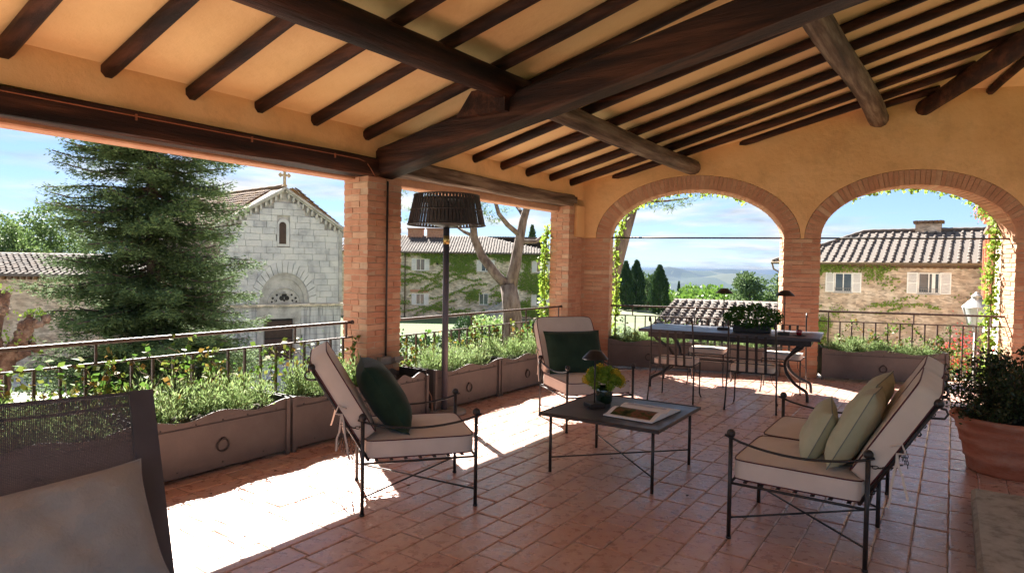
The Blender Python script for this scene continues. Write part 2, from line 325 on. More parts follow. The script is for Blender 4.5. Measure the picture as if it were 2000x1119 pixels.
def streak(t, col, mp, g):
    m2 = N(t, 'ShaderNodeMapping'); m2.inputs['Scale'].default_value = (7, 7, 0.5); t.links.new(g.outputs['Position'], m2.inputs[0])
    n = N(t, 'ShaderNodeTexNoise'); n.inputs['Scale'].default_value = 1.0; n.inputs['Detail'].default_value = 6; t.links.new(m2.outputs[0], n.inputs['Vector'])
    r = N(t, 'ShaderNodeValToRGB'); r.color_ramp.elements[0].position = 0.46; r.color_ramp.elements[1].position = 0.68
    r.color_ramp.elements[0].color = (0, 0, 0, 1); r.color_ramp.elements[1].color = (0.8, 0.8, 0.8, 1); t.links.new(n.outputs['Fac'], r.inputs[0])
    mm = N(t, 'ShaderNodeMix', data_type='RGBA'); t.links.new(r.outputs[0], mm.inputs['Factor']); t.links.new(col, mm.inputs['A']); mm.inputs['B'].default_value = (0.12, 0.12, 0.13, 1)
    return mm.outputs['Result']
M['marble3'] = mat('streaked_stone', [(0.38, 0.38, 0.39), (0.54, 0.54, 0.54)], 0.85, 1.6, 0.4, 18, rand=('obj', [(0.46, 0.46, 0.47), (0.56, 0.55, 0.53)]), rstr=0.4, bdist=0.02, extra=streak)
M['rubble'] = mat('pale_rubble_stone', [(0.44, 0.36, 0.26), (0.56, 0.48, 0.37), (0.64, 0.56, 0.45)], 0.9, 1.4, 0.9, 9, bdist=0.05, extra=stones(4.5, (1, 1, 2.2), (0.42, 0.35, 0.27)))
M['rubble_pink'] = mat('warm_rubble_stone', [(0.36, 0.25, 0.17), (0.48, 0.37, 0.27), (0.55, 0.46, 0.36)], 0.9, 1.0, 0.9, 10, bdist=0.05, extra=stones(5.5, (1, 1, 2.6), (0.46, 0.36, 0.27)))
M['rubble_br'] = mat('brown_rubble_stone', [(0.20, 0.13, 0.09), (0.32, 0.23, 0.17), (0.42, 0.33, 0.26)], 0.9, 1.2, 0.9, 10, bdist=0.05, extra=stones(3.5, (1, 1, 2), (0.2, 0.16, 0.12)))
RT = [(0.045, 0.035, 0.03), (0.11, 0.083, 0.068), (0.075, 0.05, 0.037), (0.13, 0.105, 0.088), (0.105, 0.066, 0.046), (0.115, 0.095, 0.082)]
M['rtile'] = mat('old_roof_tile', [(0.05, 0.04, 0.034), (0.11, 0.088, 0.073)], 0.9, 6, 0.3, 30, rand=('isl', RT), rstr=0.7)
M['rtile_o'] = mat('old_roof_tile_piece', [(0.05, 0.04, 0.034), (0.11, 0.088, 0.073)], 0.9, 6, 0.3, 30, rand=('obj', RT), rstr=0.7)
M['rtile_r'] = mat('orange_roof_tile', [(0.09, 0.04, 0.022), (0.15, 0.075, 0.04), (0.24, 0.12, 0.015)], 0.9, 1.2, 0.3, 30, rand=('isl', [(0.14, 0.065, 0.035), (0.09, 0.045, 0.03), (0.16, 0.115, 0.085), (0.19, 0.10, 0.03), (0.12, 0.085, 0.065)]), rstr=0.6)
M['dark'] = mat('dark_recess', [(0.02, 0.017, 0.015)], 0.9, 5)
M['doorw'] = mat('brown_door', [(0.035, 0.012, 0.008), (0.05, 0.02, 0.013)], 0.6, 5, stretch=(3, 3, 0.3))
M['curt'] = mat('brown_curtain', [(0.05, 0.03, 0.02), (0.07, 0.042, 0.03)], 0.9, 5)
def leafm(nm, cs, tr=0.35, rough=0.55): return mat(nm, [cs[0], cs[-1]], rough, 0.8, rand=('isl', cs), rstr=0.75, transl=tr, spec=0.18)
M['ivy'] = leafm('ivy_leaves', [(0.13, 0.21, 0.03), (0.20, 0.30, 0.045), (0.27, 0.36, 0.06), (0.16, 0.26, 0.035), (0.26, 0.30, 0.08)], 0.3)
M['vine'] = leafm('vine_leaves', [(0.20, 0.32, 0.04), (0.28, 0.40, 0.06), (0.15, 0.26, 0.03), (0.34, 0.42, 0.08)], 0.45)
M['trail'] = leafm('trailing_leaves', [(0.05, 0.12, 0.02), (0.09, 0.18, 0.03), (0.13, 0.22, 0.04), (0.20, 0.17, 0.035), (0.07, 0.15, 0.025), (0.28, 0.11, 0.035), (0.10, 0.19, 0.03)], 0.35)
M['herb'] = leafm('lavender_leaves', [(0.13, 0.21, 0.06), (0.22, 0.32, 0.10), (0.30, 0.39, 0.16), (0.17, 0.28, 0.07), (0.34, 0.40, 0.24)], 0.4)
M['parsley'] = leafm('parsley_leaves', [(0.03, 0.09, 0.012), (0.05, 0.14, 0.02), (0.08, 0.19, 0.03)], 0.3, 0.4)
M['shrub'] = leafm('dark_shrub_leaves', [(0.025, 0.048, 0.018), (0.05, 0.08, 0.028), (0.085, 0.12, 0.045), (0.09, 0.06, 0.04)], 0.15, 0.4)
M['fir'] = leafm('fir_needles', [(0.08, 0.13, 0.05), (0.12, 0.18, 0.065), (0.10, 0.16, 0.065), (0.15, 0.205, 0.085)], 0.16, 0.9)
M['cyp'] = leafm('cypress_leaves', [(0.025, 0.055, 0.02), (0.04, 0.08, 0.028), (0.055, 0.095, 0.035)], 0.15)
M['pine'] = leafm('pine_needles', [(0.10, 0.16, 0.05), (0.15, 0.22, 0.07), (0.20, 0.27, 0.09), (0.08, 0.14, 0.045)], 0.3)
M['broad'] = leafm('bright_tree_leaves', [(0.07, 0.15, 0.02), (0.11, 0.20, 0.03), (0.16, 0.25, 0.045)], 0.35)
M['bush'] = leafm('bush_leaves', [(0.06, 0.13, 0.02), (0.10, 0.19, 0.03), (0.13, 0.22, 0.04)], 0.3)
M['sedum'] = leafm('flower_heads_green', [(0.14, 0.26, 0.03), (0.22, 0.34, 0.04), (0.30, 0.38, 0.04), (0.18, 0.30, 0.04)], 0.3)
M['yellow'] = leafm('flower_heads_yellow', [(0.55, 0.38, 0.02), (0.62, 0.46, 0.04), (0.45, 0.40, 0.04)], 0.3)
M['geran'] = leafm('geranium_petals', [(0.55, 0.02, 0.04), (0.62, 0.05, 0.10), (0.60, 0.12, 0.05)], 0.3)
M['stem'] = mat('plant_stem', [(0.09, 0.06, 0.035), (0.16, 0.11, 0.06)], 0.9, 20)
M['bark'] = mat('pine_bark', [(0.07, 0.045, 0.035), (0.14, 0.10, 0.08), (0.20, 0.155, 0.13)], 0.95, 5, 1.0, 12, stretch=(1, 1, 0.4), bdist=0.06)
M['bark_d'] = mat('dark_bark', [(0.06, 0.045, 0.035), (0.12, 0.09, 0.07)], 0.95, 5, 1.0, 14, stretch=(1, 1, 0.4), bdist=0.05)
M['bark_r'] = mat('gnarled_bark', [(0.07, 0.03, 0.02), (0.17, 0.09, 0.06), (0.30, 0.20, 0.15)], 0.95, 3, 1.0, 12, bdist=0.08)
M['grass'] = mat('lawn', [(0.035, 0.065, 0.015), (0.055, 0.095, 0.022), (0.08, 0.115, 0.03)], 0.95, 3, 0.8, 30, bdist=0.05)
M['trav'] = mat('travertine', [(0.26, 0.22, 0.17), (0.44, 0.39, 0.31), (0.52, 0.47, 0.39)], 0.6, 9, 0.8, 55, bdist=0.01)

# ================================================================== LARGE STRUCTURE
# ---- terrain: one sheet to the horizon, falling to a valley with far hills
def ter_z(x, y):
    r = math.hypot(x, y); a = math.atan2(x, y)
    if r < 78: return -3.25
    t = min(1, (r - 78) / 900); z = -3.25 - 40 * (t ** 0.72)
    if r > 900: z -= 105 * min(1, (r - 900) / 2300)
    if r > 3600:
        k = min(1, (r - 3600) / 2600); k = k * k * (3 - 2 * k)
        h = 172 + 20 * math.sin(a * 9 + 1.0) + 15 * math.sin(a * 23 + 0.6) + 7 * math.sin(a * 61) + 5 * math.sin(a * 4 + 2)
        z += k * h * (0.70 + 0.22 * math.sin(r / 300 + 3 * math.sin(a * 14)) + 0.10 * math.sin(r / 130 + a * 40) * math.sin(a * 33))
    return z
rad = [0, 6, 12, 20, 30, 45, 62, 78, 95, 120, 150, 190, 250, 330, 430, 560, 720, 900, 1200, 1600, 2100, 2700, 3300, 3600] + [3600 + 90 * k for k in range(1, 34)] + [7200, 8200]
NA = 420
V = [(0, 0, -3.25)]; Q = []
for i, r in enumerate(rad[1:]):
    for k in range(NA): a = 2 * math.pi * k / NA; x, y = r * math.sin(a), r * math.cos(a); V.append((x, y, ter_z(x, y)))
gm = MB(); fs = [(0, 1 + k, 1 + (k + 1) % NA) for k in range(NA)]
for i in range(len(rad) - 2):
    b0, b1 = 1 + i * NA, 1 + (i + 1) * NA
    fs += [(b0 + k, b1 + k, b1 + (k + 1) % NA, b0 + (k + 1) % NA) for k in range(NA)]
gm.add(V, fs, True)
def fields(t, col, mp, g):
    m2 = N(t, 'ShaderNodeMapping'); m2.inputs['Scale'].default_value = (0.004, 0.0022, 0.004); t.links.new(g.outputs['Position'], m2.inputs[0])
    vo = N(t, 'ShaderNodeTexVoronoi'); vo.inputs['Scale'].default_value = 1.0; t.links.new(m2.outputs[0], vo.inputs['Vector'])
    hs = N(t, 'ShaderNodeSeparateColor'); t.links.new(vo.outputs['Color'], hs.inputs[0])
    r = N(t, 'ShaderNodeValToRGB'); e = r.color_ramp.elements; e.new(0.4); e.new(0.7)
    for i, (p, c) in enumerate(((0.0, (0.008, 0.018, 0.007)), (0.35, (0.015, 0.030, 0.010)), (0.65, (0.035, 0.052, 0.018)), (1.0, (0.075, 0.075, 0.035)))): e[i].position = p; e[i].color = (*c, 1)
    t.links.new(hs.outputs[0], r.inputs[0])
    ln = N(t, 'ShaderNodeVectorMath', operation='LENGTH'); t.links.new(g.outputs['Position'], ln.inputs[0])
    mr = N(t, 'ShaderNodeMapRange'); mr.inputs['From Min'].default_value = 150; mr.inputs['From Max'].default_value = 700; t.links.new(ln.outputs['Value'], mr.inputs['Value'])
    mm = N(t, 'ShaderNodeMix', data_type='RGBA'); t.links.new(mr.outputs[0], mm.inputs['Factor']); t.links.new(col, mm.inputs['A']); t.links.new(r.outputs[0], mm.inputs['B'])
    return mm.outputs['Result']
M['ground'] = mat('countryside', [(0.05, 0.075, 0.02), (0.08, 0.10, 0.035), (0.12, 0.12, 0.06)], 0.95, 0.2, extra=fields)
tag(gm.build('ground', M['ground']), 'green countryside falling away to blue hills beyond the terrace', kind='structure')

# gravel court round the chapel and the terrace, lawn by the ivy house
gv = mat('pale_gravel', [(0.36, 0.33, 0.29), (0.44, 0.41, 0.36), (0.50, 0.47, 0.42)], 0.95, 1.5, 0.5, 60)
def sheet(name, pts, z, m, label, h=None):
    b = MB(); n = len(pts); b.add([(x, y, z) for x, y in pts], [tuple(range(n))]); return tag(b.build(name, m), label, kind='structure')
sheet('gravel_court', [(-32, -14), (-4, -14), (4, 14), (12, 13), (26, 8), (34, 22), (24, 36), (8, 32), (-4, 42), (-10, 40), (-34, 30)], -3.246, gv, 'pale gravel court between the terrace and the chapel')
sheet('lawn', [(-6, 27), (-1.5, 17), (9, 17), (10, 58), (-18, 58), (-10, 38)], -3.238, M['grass'], 'mown lawn in front of the ivy covered house')
sheet('garden_bed', [(-24, 13.5), (-8.6, 13.5), (-7.8, 20.5), (-22, 22)], -3.238, M['grass'], 'planted green ground under the big fir tree')

# ---- terrace floor
fl = thing('terrace_floor', 'worn terracotta tile floor of the covered terrace', None, (0, 0, 0), FA, kind='structure')
sl = MB()
c0 = w2sn(-2.3, 10.93); c1 = w2sn(6.5, 10.93)
poly = [(-3.2, 5.45), (-3.2, -4.3), (c1[0], c1[1]), (c0[0], c0[1]), (9.3, 5.45)]
n_ = len(poly); vs = [(x, y, -0.007) for x, y in poly] + [(x, y, -0.35) for x, y in poly]
sl.add(vs, [tuple(range(n_))[::1], tuple(range(2 * n_ - 1, n_ - 1, -1))] + [(i, n_ + i, n_ + (i + 1) % n_, (i + 1) % n_) for i in range(n_)])
sl.build('grout_bed', M['grout'], fl)
pod = MB()                                                       # masonry under the terrace down to the court
pod.add([(x, y, -0.353) for x, y in poly] + [(x, y, -3.6) for x, y in poly], [tuple(range(n_)), tuple(range(2 * n_ - 1, n_ - 1, -1))] + [(i, n_ + i, n_ + (i + 1) % n_, (i + 1) % n_) for i in range(n_)])
pod.build('base_wall', M['rubble'], fl)
tvar = []
for k in range(7):
    b = MB(); L_, W_ = 0.36, 0.1755; rr = random.Random(k)
    top = []; 
    for ins, z in ((0.0, -0.02), (0.0, -0.004), (0.007, 0.0)):
        ring = []
        for (x, y) in ((-1, -1), (-.33, -1), (.33, -1), (1, -1), (1, 0), (1, 1), (.33, 1), (-.33, 1), (-1, 1), (-1, 0)):
            jx, jy = rr.uniform(-.003, .003), rr.uniform(-.0025, .0025)
            ring.append((x * (L_ / 2 - ins - (0.004 if abs(x) == 1 and abs(y) == 1 else 0)) + jx, y * (W_ / 2 - ins) + jy, z + (rr.uniform(-.0015, .001) if z == 0 else 0)))
        top += ring
    m_ = 10; fs = [tuple(range(2 * m_, 3 * m_))]
    for i in range(2):
        for j in range(m_): fs.append((i * m_ + j, i * m_ + (j + 1) % m_, (i + 1) * m_ + (j + 1) % m_, (i + 1) * m_ + j))
    b.add(top, fs); tvar.append(b)
def inside(s, n):
    p = F(s, n); m = -p.x * WY * -1 if False else (p.x * (-WY) + p.y * WX)
    return m < 10.86
tiles = []
n0 = -4.2; row = 0
while n0 < 5.42:
    s0 = -3.1 + rnd.uniform(0, 0.36)
    while s0 < 13.4:
        ln = 0.368 * rnd.choice((1, 1, 1, 1, 0.97, 1.03, 0.55))
        sc_ = s0 + ln / 2; nc = n0 + 0.091
        if inside(sc_ + 0.12, nc):
            p = F(sc_, nc); v = Vector((p.x, p.y, -H)); d = v.dot(_fw)
            vis = d > 0.3 and abs(v.dot(cam_r) / d) < 0.83 and v.dot(cam_u) / d > -0.48
            hid = (n0 > 4.62) or (sc_ < 5.5 and n0 < -0.2)
            tiles.append((d if (vis and not hid) else 99 + abs(d), sc_, nc, ln))
        s0 += ln + 0.002
    n0 += 0.1815; row += 1
tiles.sort()
tme = [b.mesh('tile', M['tile']) for b in tvar]
for d, s_, n1, ln in tiles[:300]:
    put('tile', rnd.choice(tme), fl, (s_, n1, rnd.uniform(-0.002, 0.001)), (rnd.gauss(0, 0.006), rnd.gauss(0, 0.004), rnd.choice((0, math.pi)) + rnd.gauss(0, 0.006)), ((ln - 0.004) / 0.36, 1, 1))
VV = []; bm_ = MB()
for d, s_, n1, ln in tiles[300:]:
    b = rnd.choice(tvar); mt = Matrix.Translation((s_, n1, rnd.uniform(-0.002, 0.001))) @ Euler((rnd.gauss(0, 0.006), rnd.gauss(0, 0.004), rnd.gauss(0, 0.006))).to_matrix().to_4x4() @ Matrix.Diagonal(((ln - 0.004) / 0.36, 1, 1, 1))
    bm_.add([mt @ Vector(v) for v in b.v], b.f)
tag(bm_.build('far_tiles', M['tile_i'], fl), kind='stuff')

# ---- ceiling with rafters
ce = thing('ceiling', 'sloping ochre plaster ceiling carried by dark rafters', None, (0, 0, 0), FA, kind='structure')
S0 = -3.4
wall_s = lambda n, m: (m - 0.3256 * n) / 0.9455
def plate(name, pts, zf):
    b = MB(); n = len(pts); vs = [(s, q, zf(s, q)) for s, q in pts] + [(s, q, zf(s, q) + 0.2) for s, q in pts]
    b.add(vs, [tuple(range(n)), tuple(range(2 * n - 1, n - 1, -1))] + [(i, n + i, n + (i + 1) % n, (i + 1) % n) for i in range(n)]); return b.build(name, M['ceil'], ce)
nh = 0.757                                                        # where the hip meets the outer face of the arch wall
plate('ceiling_plaster', [(S0, 5.85), (S0, NR), (hip_s(NR), NR), (hip_s(nh), nh), (wall_s(5.85, 11.25), 5.85)], lambda s, n: ceil_z(n))
plate('ceiling_plaster', [(S0, NR), (S0, -4.6), (hip_s(-4.6), -4.6), (hip_s(NR), NR)], lambda s, n: ceil_z(n))
plate('ceiling_plaster', [(hip_s(NR), NR), (hip_s(-4.6), -4.6), (wall_s(-4.6, 11.25), -4.6), (wall_s(nh, 11.25), nh), (hip_s(nh), nh)], hip_z)
def log(p0, p1, r0, r1, seg=8, square=0.0, wob=0.006, rot=0.3, steps=9, sd=0):
    rr = random.Random(sd); P = Vector(p0); Q_ = Vector(p1); t = (Q_ - P).normalized(); a = Vector((0, 0, 1)); a = (a - t * a.dot(t)).normalized(); c = t.cross(a)
    bb = MB(); vs = []; ph = [rr.uniform(0, 6) for _ in range(4)]
    for i in range(steps + 1):
        f = i / steps; r = r0 + (r1 - r0) * f; off = a * (math.sin(f * 5 + ph[0]) * wob) + c * (math.sin(f * 4 + ph[1]) * wob * 1.4)
        for k in range(seg):
            th = 2 * math.pi * (k + 0.5) / seg; q = 1 + square * (abs(math.cos(2 * th)) * -0.0 + (0.22 if seg == 8 else 0.0) * (abs(math.sin(2 * th)) - 0.5)) + rr.uniform(-0.035, 0.035) + 0.03 * math.sin(f * 9 + k + ph[2])
            vs.append(P.lerp(Q_, f) + off + (a * math.sin(th) + c * math.cos(th)) * r * q)
    fs = [(i * seg + k, i * seg + (k + 1) % seg, (i + 1) * seg + (k + 1) % seg, (i + 1) * seg + k) for i in range(steps) for k in range(seg)]
    fs += [tuple(range(seg - 1, -1, -1)), tuple(steps * seg + k for k in range(seg))]
    bb.add(vs, fs, True); return bb
k = -4
while k < 16:
    s = 1.54 + 0.617 * k + rnd.uniform(-.015, .015)
    nst = min(5.12, (10.62 - 0.9455 * s) / 0.3256); nen = max(NR, (s - 10.44) / 1.582)
    if nst > nen + 0.3: log((s, nst, ceil_z(nst) - 0.052), (s + rnd.uniform(-.03, .03), nen, ceil_z(nen) - 0.05), 0.056, 0.048, 8, 1.0, 0.016, sd=k).build('rafter', M['wood_y'], ce)
    if s + .3 < hip_s(-4.3): log((s + .3, NR if s + .3 < hip_s(NR) else -4.3 + (hip_s(-4.3) - s - .3) * .54, ceil_z(NR if s + .3 < hip_s(NR) else -4.3 + (hip_s(-4.3) - s - .3) * .54) - 0.05), (s + .3, -4.3, ceil_z(-4.3) - 0.05), 0.055, 0.055, 8, 1.0, 0.008, sd=k + 50).build('rafter', M['wood_y'], ce)
    k += 1
for k in range(6):                                                # rafters of the hip, square to the arch wall
    w = 4.0 + 0.62 * k; a = w2sn(w, 10.62); mm_ = 10.5 - 2.2 - 1.9 * k if k < 4 else 3.0; c = w2sn(w, max(3.0, 10.5 - (w - 3.0) * 2.1))
    log((*a, hip_z(*a) - 0.05), (*c, hip_z(*c) - 0.05), 0.055, 0.055, 8, 1.0, 0.008, sd=k + 90).build('rafter', M['wood_y'], ce)
# ---- great beams
def beam_thing(name, label, p0, p1, r0, r1, m, seg=12, sq=0.0, wob=0.012, sd=0, cat='beam', steps=14, grp=None):
    o = log(p0, p1, r0, r1, seg, sq, wob, steps=steps, sd=sd).build(name, m); o.rotation_euler = (0, 0, FA); return tag(o, label, cat, grp)
# main sloping beam: squared log on the pillar
def squared(p0, p1, w0, h0, w1, h1, sd=1, steps=16, ch=0.22):
    rr = random.Random(sd); P = Vector(p0); Q_ = Vector(p1); t = (Q_ - P).normalized(); a = Vector((0, 0, 1)); a = (a - t * a.dot(t)).normalized(); c = t.cross(a)
    bb = MB(); vs = []
    prof = [(-1, -1 + ch), (-1 + ch, -1), (1 - ch, -1), (1, -1 + ch), (1, 1 - ch), (1 - ch, 1), (-1 + ch, 1), (-1, 1 - ch)]
    for i in range(steps + 1):
        f = i / steps; w = (w0 + (w1 - w0) * f) / 2; h = (h0 + (h1 - h0) * f) / 2
        for x, y in prof: vs.append(P.lerp(Q_, f) + c * (x * w + rr.uniform(-.007, .007) + 0.008 * math.sin(f * 7 + y)) + a * (y * h + rr.uniform(-.006, .006) + 0.008 * math.sin(f * 6 + x)))
    fs = [(i * 8 + k, i * 8 + (k + 1) % 8, (i + 1) * 8 + (k + 1) % 8, (i + 1) * 8 + k) for i in range(steps) for k in range(8)]
    fs += [tuple(range(7, -1, -1)), tuple(steps * 8 + k for k in range(8))]
    bb.add(vs, fs); return bb
o = squared((4.93, 5.22, 2.655), (4.93, -2.2, 4.17), 0.30, 0.27, 0.30, 0.30).build('main_beam', M['wood_y']); o.rotation_euler = (0, 0, FA)
tag(o, 'massive dark squared beam rising from the brick pillar across the ceiling', 'beam')
beam_thing('purlin', 'round dark brown purlin left of the massive beam', (-3.3, 3.42, 3.22), (5.08, 3.40, 3.24), 0.13, 0.125, M['wood'], sd=3, grp='round purlins under the rafters')
beam_thing('purlin', 'round weathered grey purlin ending on the wall left of the first arch', (4.78, 3.50, 3.235), (9.98, 3.40, 3.21), 0.112, 0.118, M['grey_wood'], sd=4, grp='round purlins under the rafters')
beam_thing('purlin', 'thick purlin with a pale stripped face ending between the two arches', (4.80, 1.0, 3.80), (10.85, 1.0, 3.83), 0.115, 0.135, M['grey_wood'], sd=5, wob=0.03, grp='round purlins under the rafters')
beam_thing('purlin', 'dark purlin overhead on the camera side of the massive beam', (-3.3, 0.98, 3.83), (5.05, 0.98, 3.83), 0.12, 0.12, M['wood'], sd=8, grp='round purlins under the rafters')
beam_thing('hip_beam', 'dark diagonal beam resting on the wall above the right arch', (11.02, 0.46, 3.98), (7.2, -1.95, 4.58), 0.115, 0.15, M['wood'], sd=6)
# corbel block where the purlins cross the main beam
o = MB().prism([(-0.28, -0.12), (0.28, -0.12), (0.10, 0.10), (-0.28, 0.10)], 0.16, 'x', (4.70, 3.62, 3.12)).build('timber_corbel', M['wood']); o.rotation_euler = (0, 0, FA)
tag(o, 'dark wedge block under the purlin beside the massive beam', 'corbel')

# ---- lintels and plaster band of the open side
def lintel(name, label, s0, s1, z0, z1, m):
    t = thing(name, label, 'beam', (0, 0, 0), FA)
    squared((s0, 5.125, (z0 + z1) / 2), (s1, 5.125, (z0 + z1) / 2), 0.22, z1 - z0, 0.22, z1 - z0, sd=int(s0 * 10), ch=0.14).build('timber', m, t)
    MB().bevbox(((s0 + s1) / 2, 5.335, 2.63), (s1 - s0, 0.185, 0.26), 0.012).build('brick_facing', M['brick'], t)
    return t
lintel('lintel', 'long dark reddish lintel over the left opening carrying a copper pipe', -3.3, 4.80, 2.53, 2.72, M['wood'])
lintel('lintel', 'weathered grey brown lintel over the opening with the floor lamp', 5.06, 9.02, 2.59, 2.76, M['grey_wood'])
t = thing('upper_wall', 'ochre plaster band above the lintels under the rafter ends', 'wall', (0, 0, 0), FA)
MB().box((3.0, 5.235, 2.895), (12.9, 0.37, 0.345)).build('plaster_band', M['plaster'], t)
MB().box((9.0, 5.125, 2.70), (0.34, 0.17, 0.10)).build('timber_pad', M['grey_wood'], t)

# ---- brick piers
bv = []
for k in range(6):
    rr = random.Random(40 + k); b = MB().bevbox((0, 0, 0), (1, 1, 1), 0.05); b.v = [tuple(c + rr.uniform(-.012, .012) for c in v) for v in b.v]
    bv.append(b.mesh('brick', M['brick']))
def brick(parent, c, d, jit=0.0035, rz=0.0, ry=0.0):
    o = put('brick', rnd.choice(bv), parent, (c[0] + rnd.uniform(-jit, jit), c[1] + rnd.uniform(-jit, jit), c[2]), (0, ry, rz), d); return o
def brick_pier(name, label, ang, x0, x1, y0, y1, z1, z0=0.0, grp='brick piers', jx=0.0, sides=(1, 1, 1, 1)):
    t = thing(name, label, 'pillar', (0, 0, 0), ang, grp)
    MB().box(((x0 + x1) / 2, (y0 + y1) / 2, (z0 + z1) / 2 - 0.002), (x1 - x0 - 0.014, y1 - y0 - 0.014, z1 - z0 - 0.004)).build('mortar_core', M['mortar'], t)
    nC = round((z1 - z0) / 0.0655); cz = (z1 - z0) / nC; g = 0.008; T = 0.115; Lx = x1 - x0; Ly = y1 - y0
    for i in range(nC):
        z = z0 + (i + 0.5) * cz; h = cz - 0.008 + rnd.uniform(-.001, .001)
        if i % 2 == 0:
            k = max(1, round(Lx / 0.26)); off = rnd.uniform(-.02, .02)
            for yy, on in ((y0 + T / 2, sides[0]), (y1 - T / 2, sides[1])):
                if not on: continue
                cuts = [x0] + [x0 + Lx * j / k + off for j in range(1, k)] + [x1]
                for a, b_ in zip(cuts, cuts[1:]): brick(t, ((a + b_) / 2, yy, z), (b_ - a - g, T, h))
            for xx, on in ((x0 + T / 2, sides[2]), (x1 - T / 2, sides[3])):
                if on: brick(t, (xx, (y0 + y1) / 2, z), (T, Ly - 2 * T - 2 * g, h))
        else:
            for xx, on in ((x0 + T / 2, sides[2]), (x1 - T / 2, sides[3])):
                if not on: continue
                c_ = y0 + Ly * (0.36 if (i // 2) % 2 else 0.62)
                for a, b_ in ((y0, c_), (c_, y1)): brick(t, (xx, (a + b_) / 2, z), (T, b_ - a - g, h))
            k = max(1, round((Lx - 2 * T) / 0.27)); off = rnd.uniform(-.03, .03)
            for yy, on in ((y0 + T / 2, sides[0]), (y1 - T / 2, sides[1])):
                if not on: continue
                a0, a1 = x0 + T + g, x1 - T - g; cuts = [a0] + [a0 + (a1 - a0) * j / k + off for j in range(1, k)] + [a1]
                for a, b_ in zip(cuts, cuts[1:]): brick(t, ((a + b_) / 2, yy, z), (b_ - a - (g if k > 1 else 0), T, h))
    return t
brick_pier('brick_pillar', 'brick pillar with a conduit and control box between the two open bays', FA, 4.67, 5.17, 5.05, 5.42, 2.535)
brick_pier('brick_pillar', 'corner brick pillar at the right end of the lamp bay', FA, 8.93, 9.46, 5.05, 5.40, 2.60, grp='brick piers')
brick_pier('brick_pillar', 'brick pier left of the first arch with vine on its edge', WA, -1.80, -1.263, 10.5, 10.95, 2.10)
brick_pier('brick_pillar', 'brick pier standing between the two arches', WA, 1.361, 1.88, 10.5, 10.95, 2.10)
brick_pier('brick_pillar', 'brick pier at the right edge of the second arch', WA, 4.37, 4.90, 10.5, 10.95, 2.10)
t = thing('plaster_pilaster', 'short ochre plaster pilaster in the corner above the bricks', 'pilaster', (0, 0, 0), FA)
MB().bevbox((9.23, 5.04, 2.36), (0.27, 0.07, 0.50), 0.006).build('plaster_face', M['plaster'], t)

# ---- arch wall
aw = thing('arch_wall', 'ochre end wall with two brick edged arches looking to the hills', 'wall', (0, 0, 0), WA)
ARCH = [(0.049, 1.312, 0.76), (3.125, 1.245, 0.775)]
def wall_top(w, m): s, n = w2sn(w, m); return min(ceil_z(n), hip_z(s, n)) + 0.03
def wall_bot(w):
    for c, a, h in ARCH:
        A, Hh = a + 0.235, h + 0.225
        if abs(w - c) < A: return 2.10 + Hh * math.sqrt(max(0, 1 - ((w - c) / A) ** 2))
    return 2.10
xs = sorted(set([-1.9, 3.42, -1.72, 1.62, 4.62, 4.9, 6.4] + [c + (a + 0.235) * math.sin(th) for c, a, h in ARCH for th in np.linspace(-math.pi / 2, math.pi / 2, 41)] + list(np.linspace(-2.0, 6.4, 24))))
xs = [x for x in xs]
b = MB(); vs = []
for x in xs:
    zb = wall_bot(x)
    if x > 4.9: zb = 2.10
    vs += [(x, 10.5, zb), (x, 10.5, wall_top(x, 10.5)), (x, 10.95, wall_top(x, 10.95)), (x, 10.95, zb)]
fs = []
for i in range(len(xs) - 1):
    a, c = 4 * i, 4 * i + 4
    for j in range(4): fs.append((a + j, c + j, c + (j + 1) % 4, a + (j + 1) % 4))
b.add(vs, fs); b.build('plaster', M['plaster'], aw)
MB().box((5.65, 10.73, 1.05), (1.48, 0.44, 2.098)).build('brick_base', M['plaster'], aw)
for c, a, h in ARCH:
    # voussoirs: equal arc pieces along the ellipse, brick through the wall thickness
    th = np.linspace(0, math.pi, 1201); px = c - (a + .12) * np.cos(th); pz = 2.10 + (h + .11) * np.sin(th)
    L_ = np.concatenate([[0], np.cumsum(np.hypot(np.diff(px), np.diff(pz)))]); nb = int(L_[-1] / 0.067); bb = MB()
    for i in range(nb):
        f = L_[-1] * (i + 0.5) / nb; tt = np.interp(f, L_, th); x = c - (a + .118) * math.cos(tt); z = 2.10 + (h + .113) * math.sin(tt)
        tx, tz = (a + .118) * math.sin(tt), (h + .113) * math.cos(tt); ang = math.atan2(tz, tx)
        put('brick', rnd.choice(bv), aw, (x, 10.725 + rnd.uniform(-.002, .002), z), (0, -ang, 0), (0.060, 0.454, 0.236 + rnd.uniform(-.002, .002)))
    b = MB(); K = 60; vs = []
    for i in range(K + 1):
        tt = math.pi * i / K
        for A, Hh, y in ((a + .006, h + .006, 10.506), (a + .229, h + .221, 10.506), (a + .229, h + .221, 10.944), (a + .006, h + .006, 10.944)):
            vs.append((c - A * math.cos(tt), y, 2.10 + Hh * math.sin(tt)))
    b.add(vs, [(4 * i + j, 4 * i + 4 + j, 4 * i + 4 + (j + 1) % 4, 4 * i + (j + 1) % 4) for i in range(K) for j in range(4)]); b.build('mortar_ring', M['mortar'], aw)
for x0, x1, lab in ((-1.27, 1.37, 'thin black tie rod across the first arch'), (1.87, 4.38, 'thin black tie rod across the second arch')):
    o = MB().tube([(x0, 10.7, 2.115), (x1, 10.7, 2.115)], 0.013, 8).build('tie_rod', M['iron']); o.rotation_euler = (0, 0, WA); tag(o, lab, 'tie rod', 'tie rods of the arches')

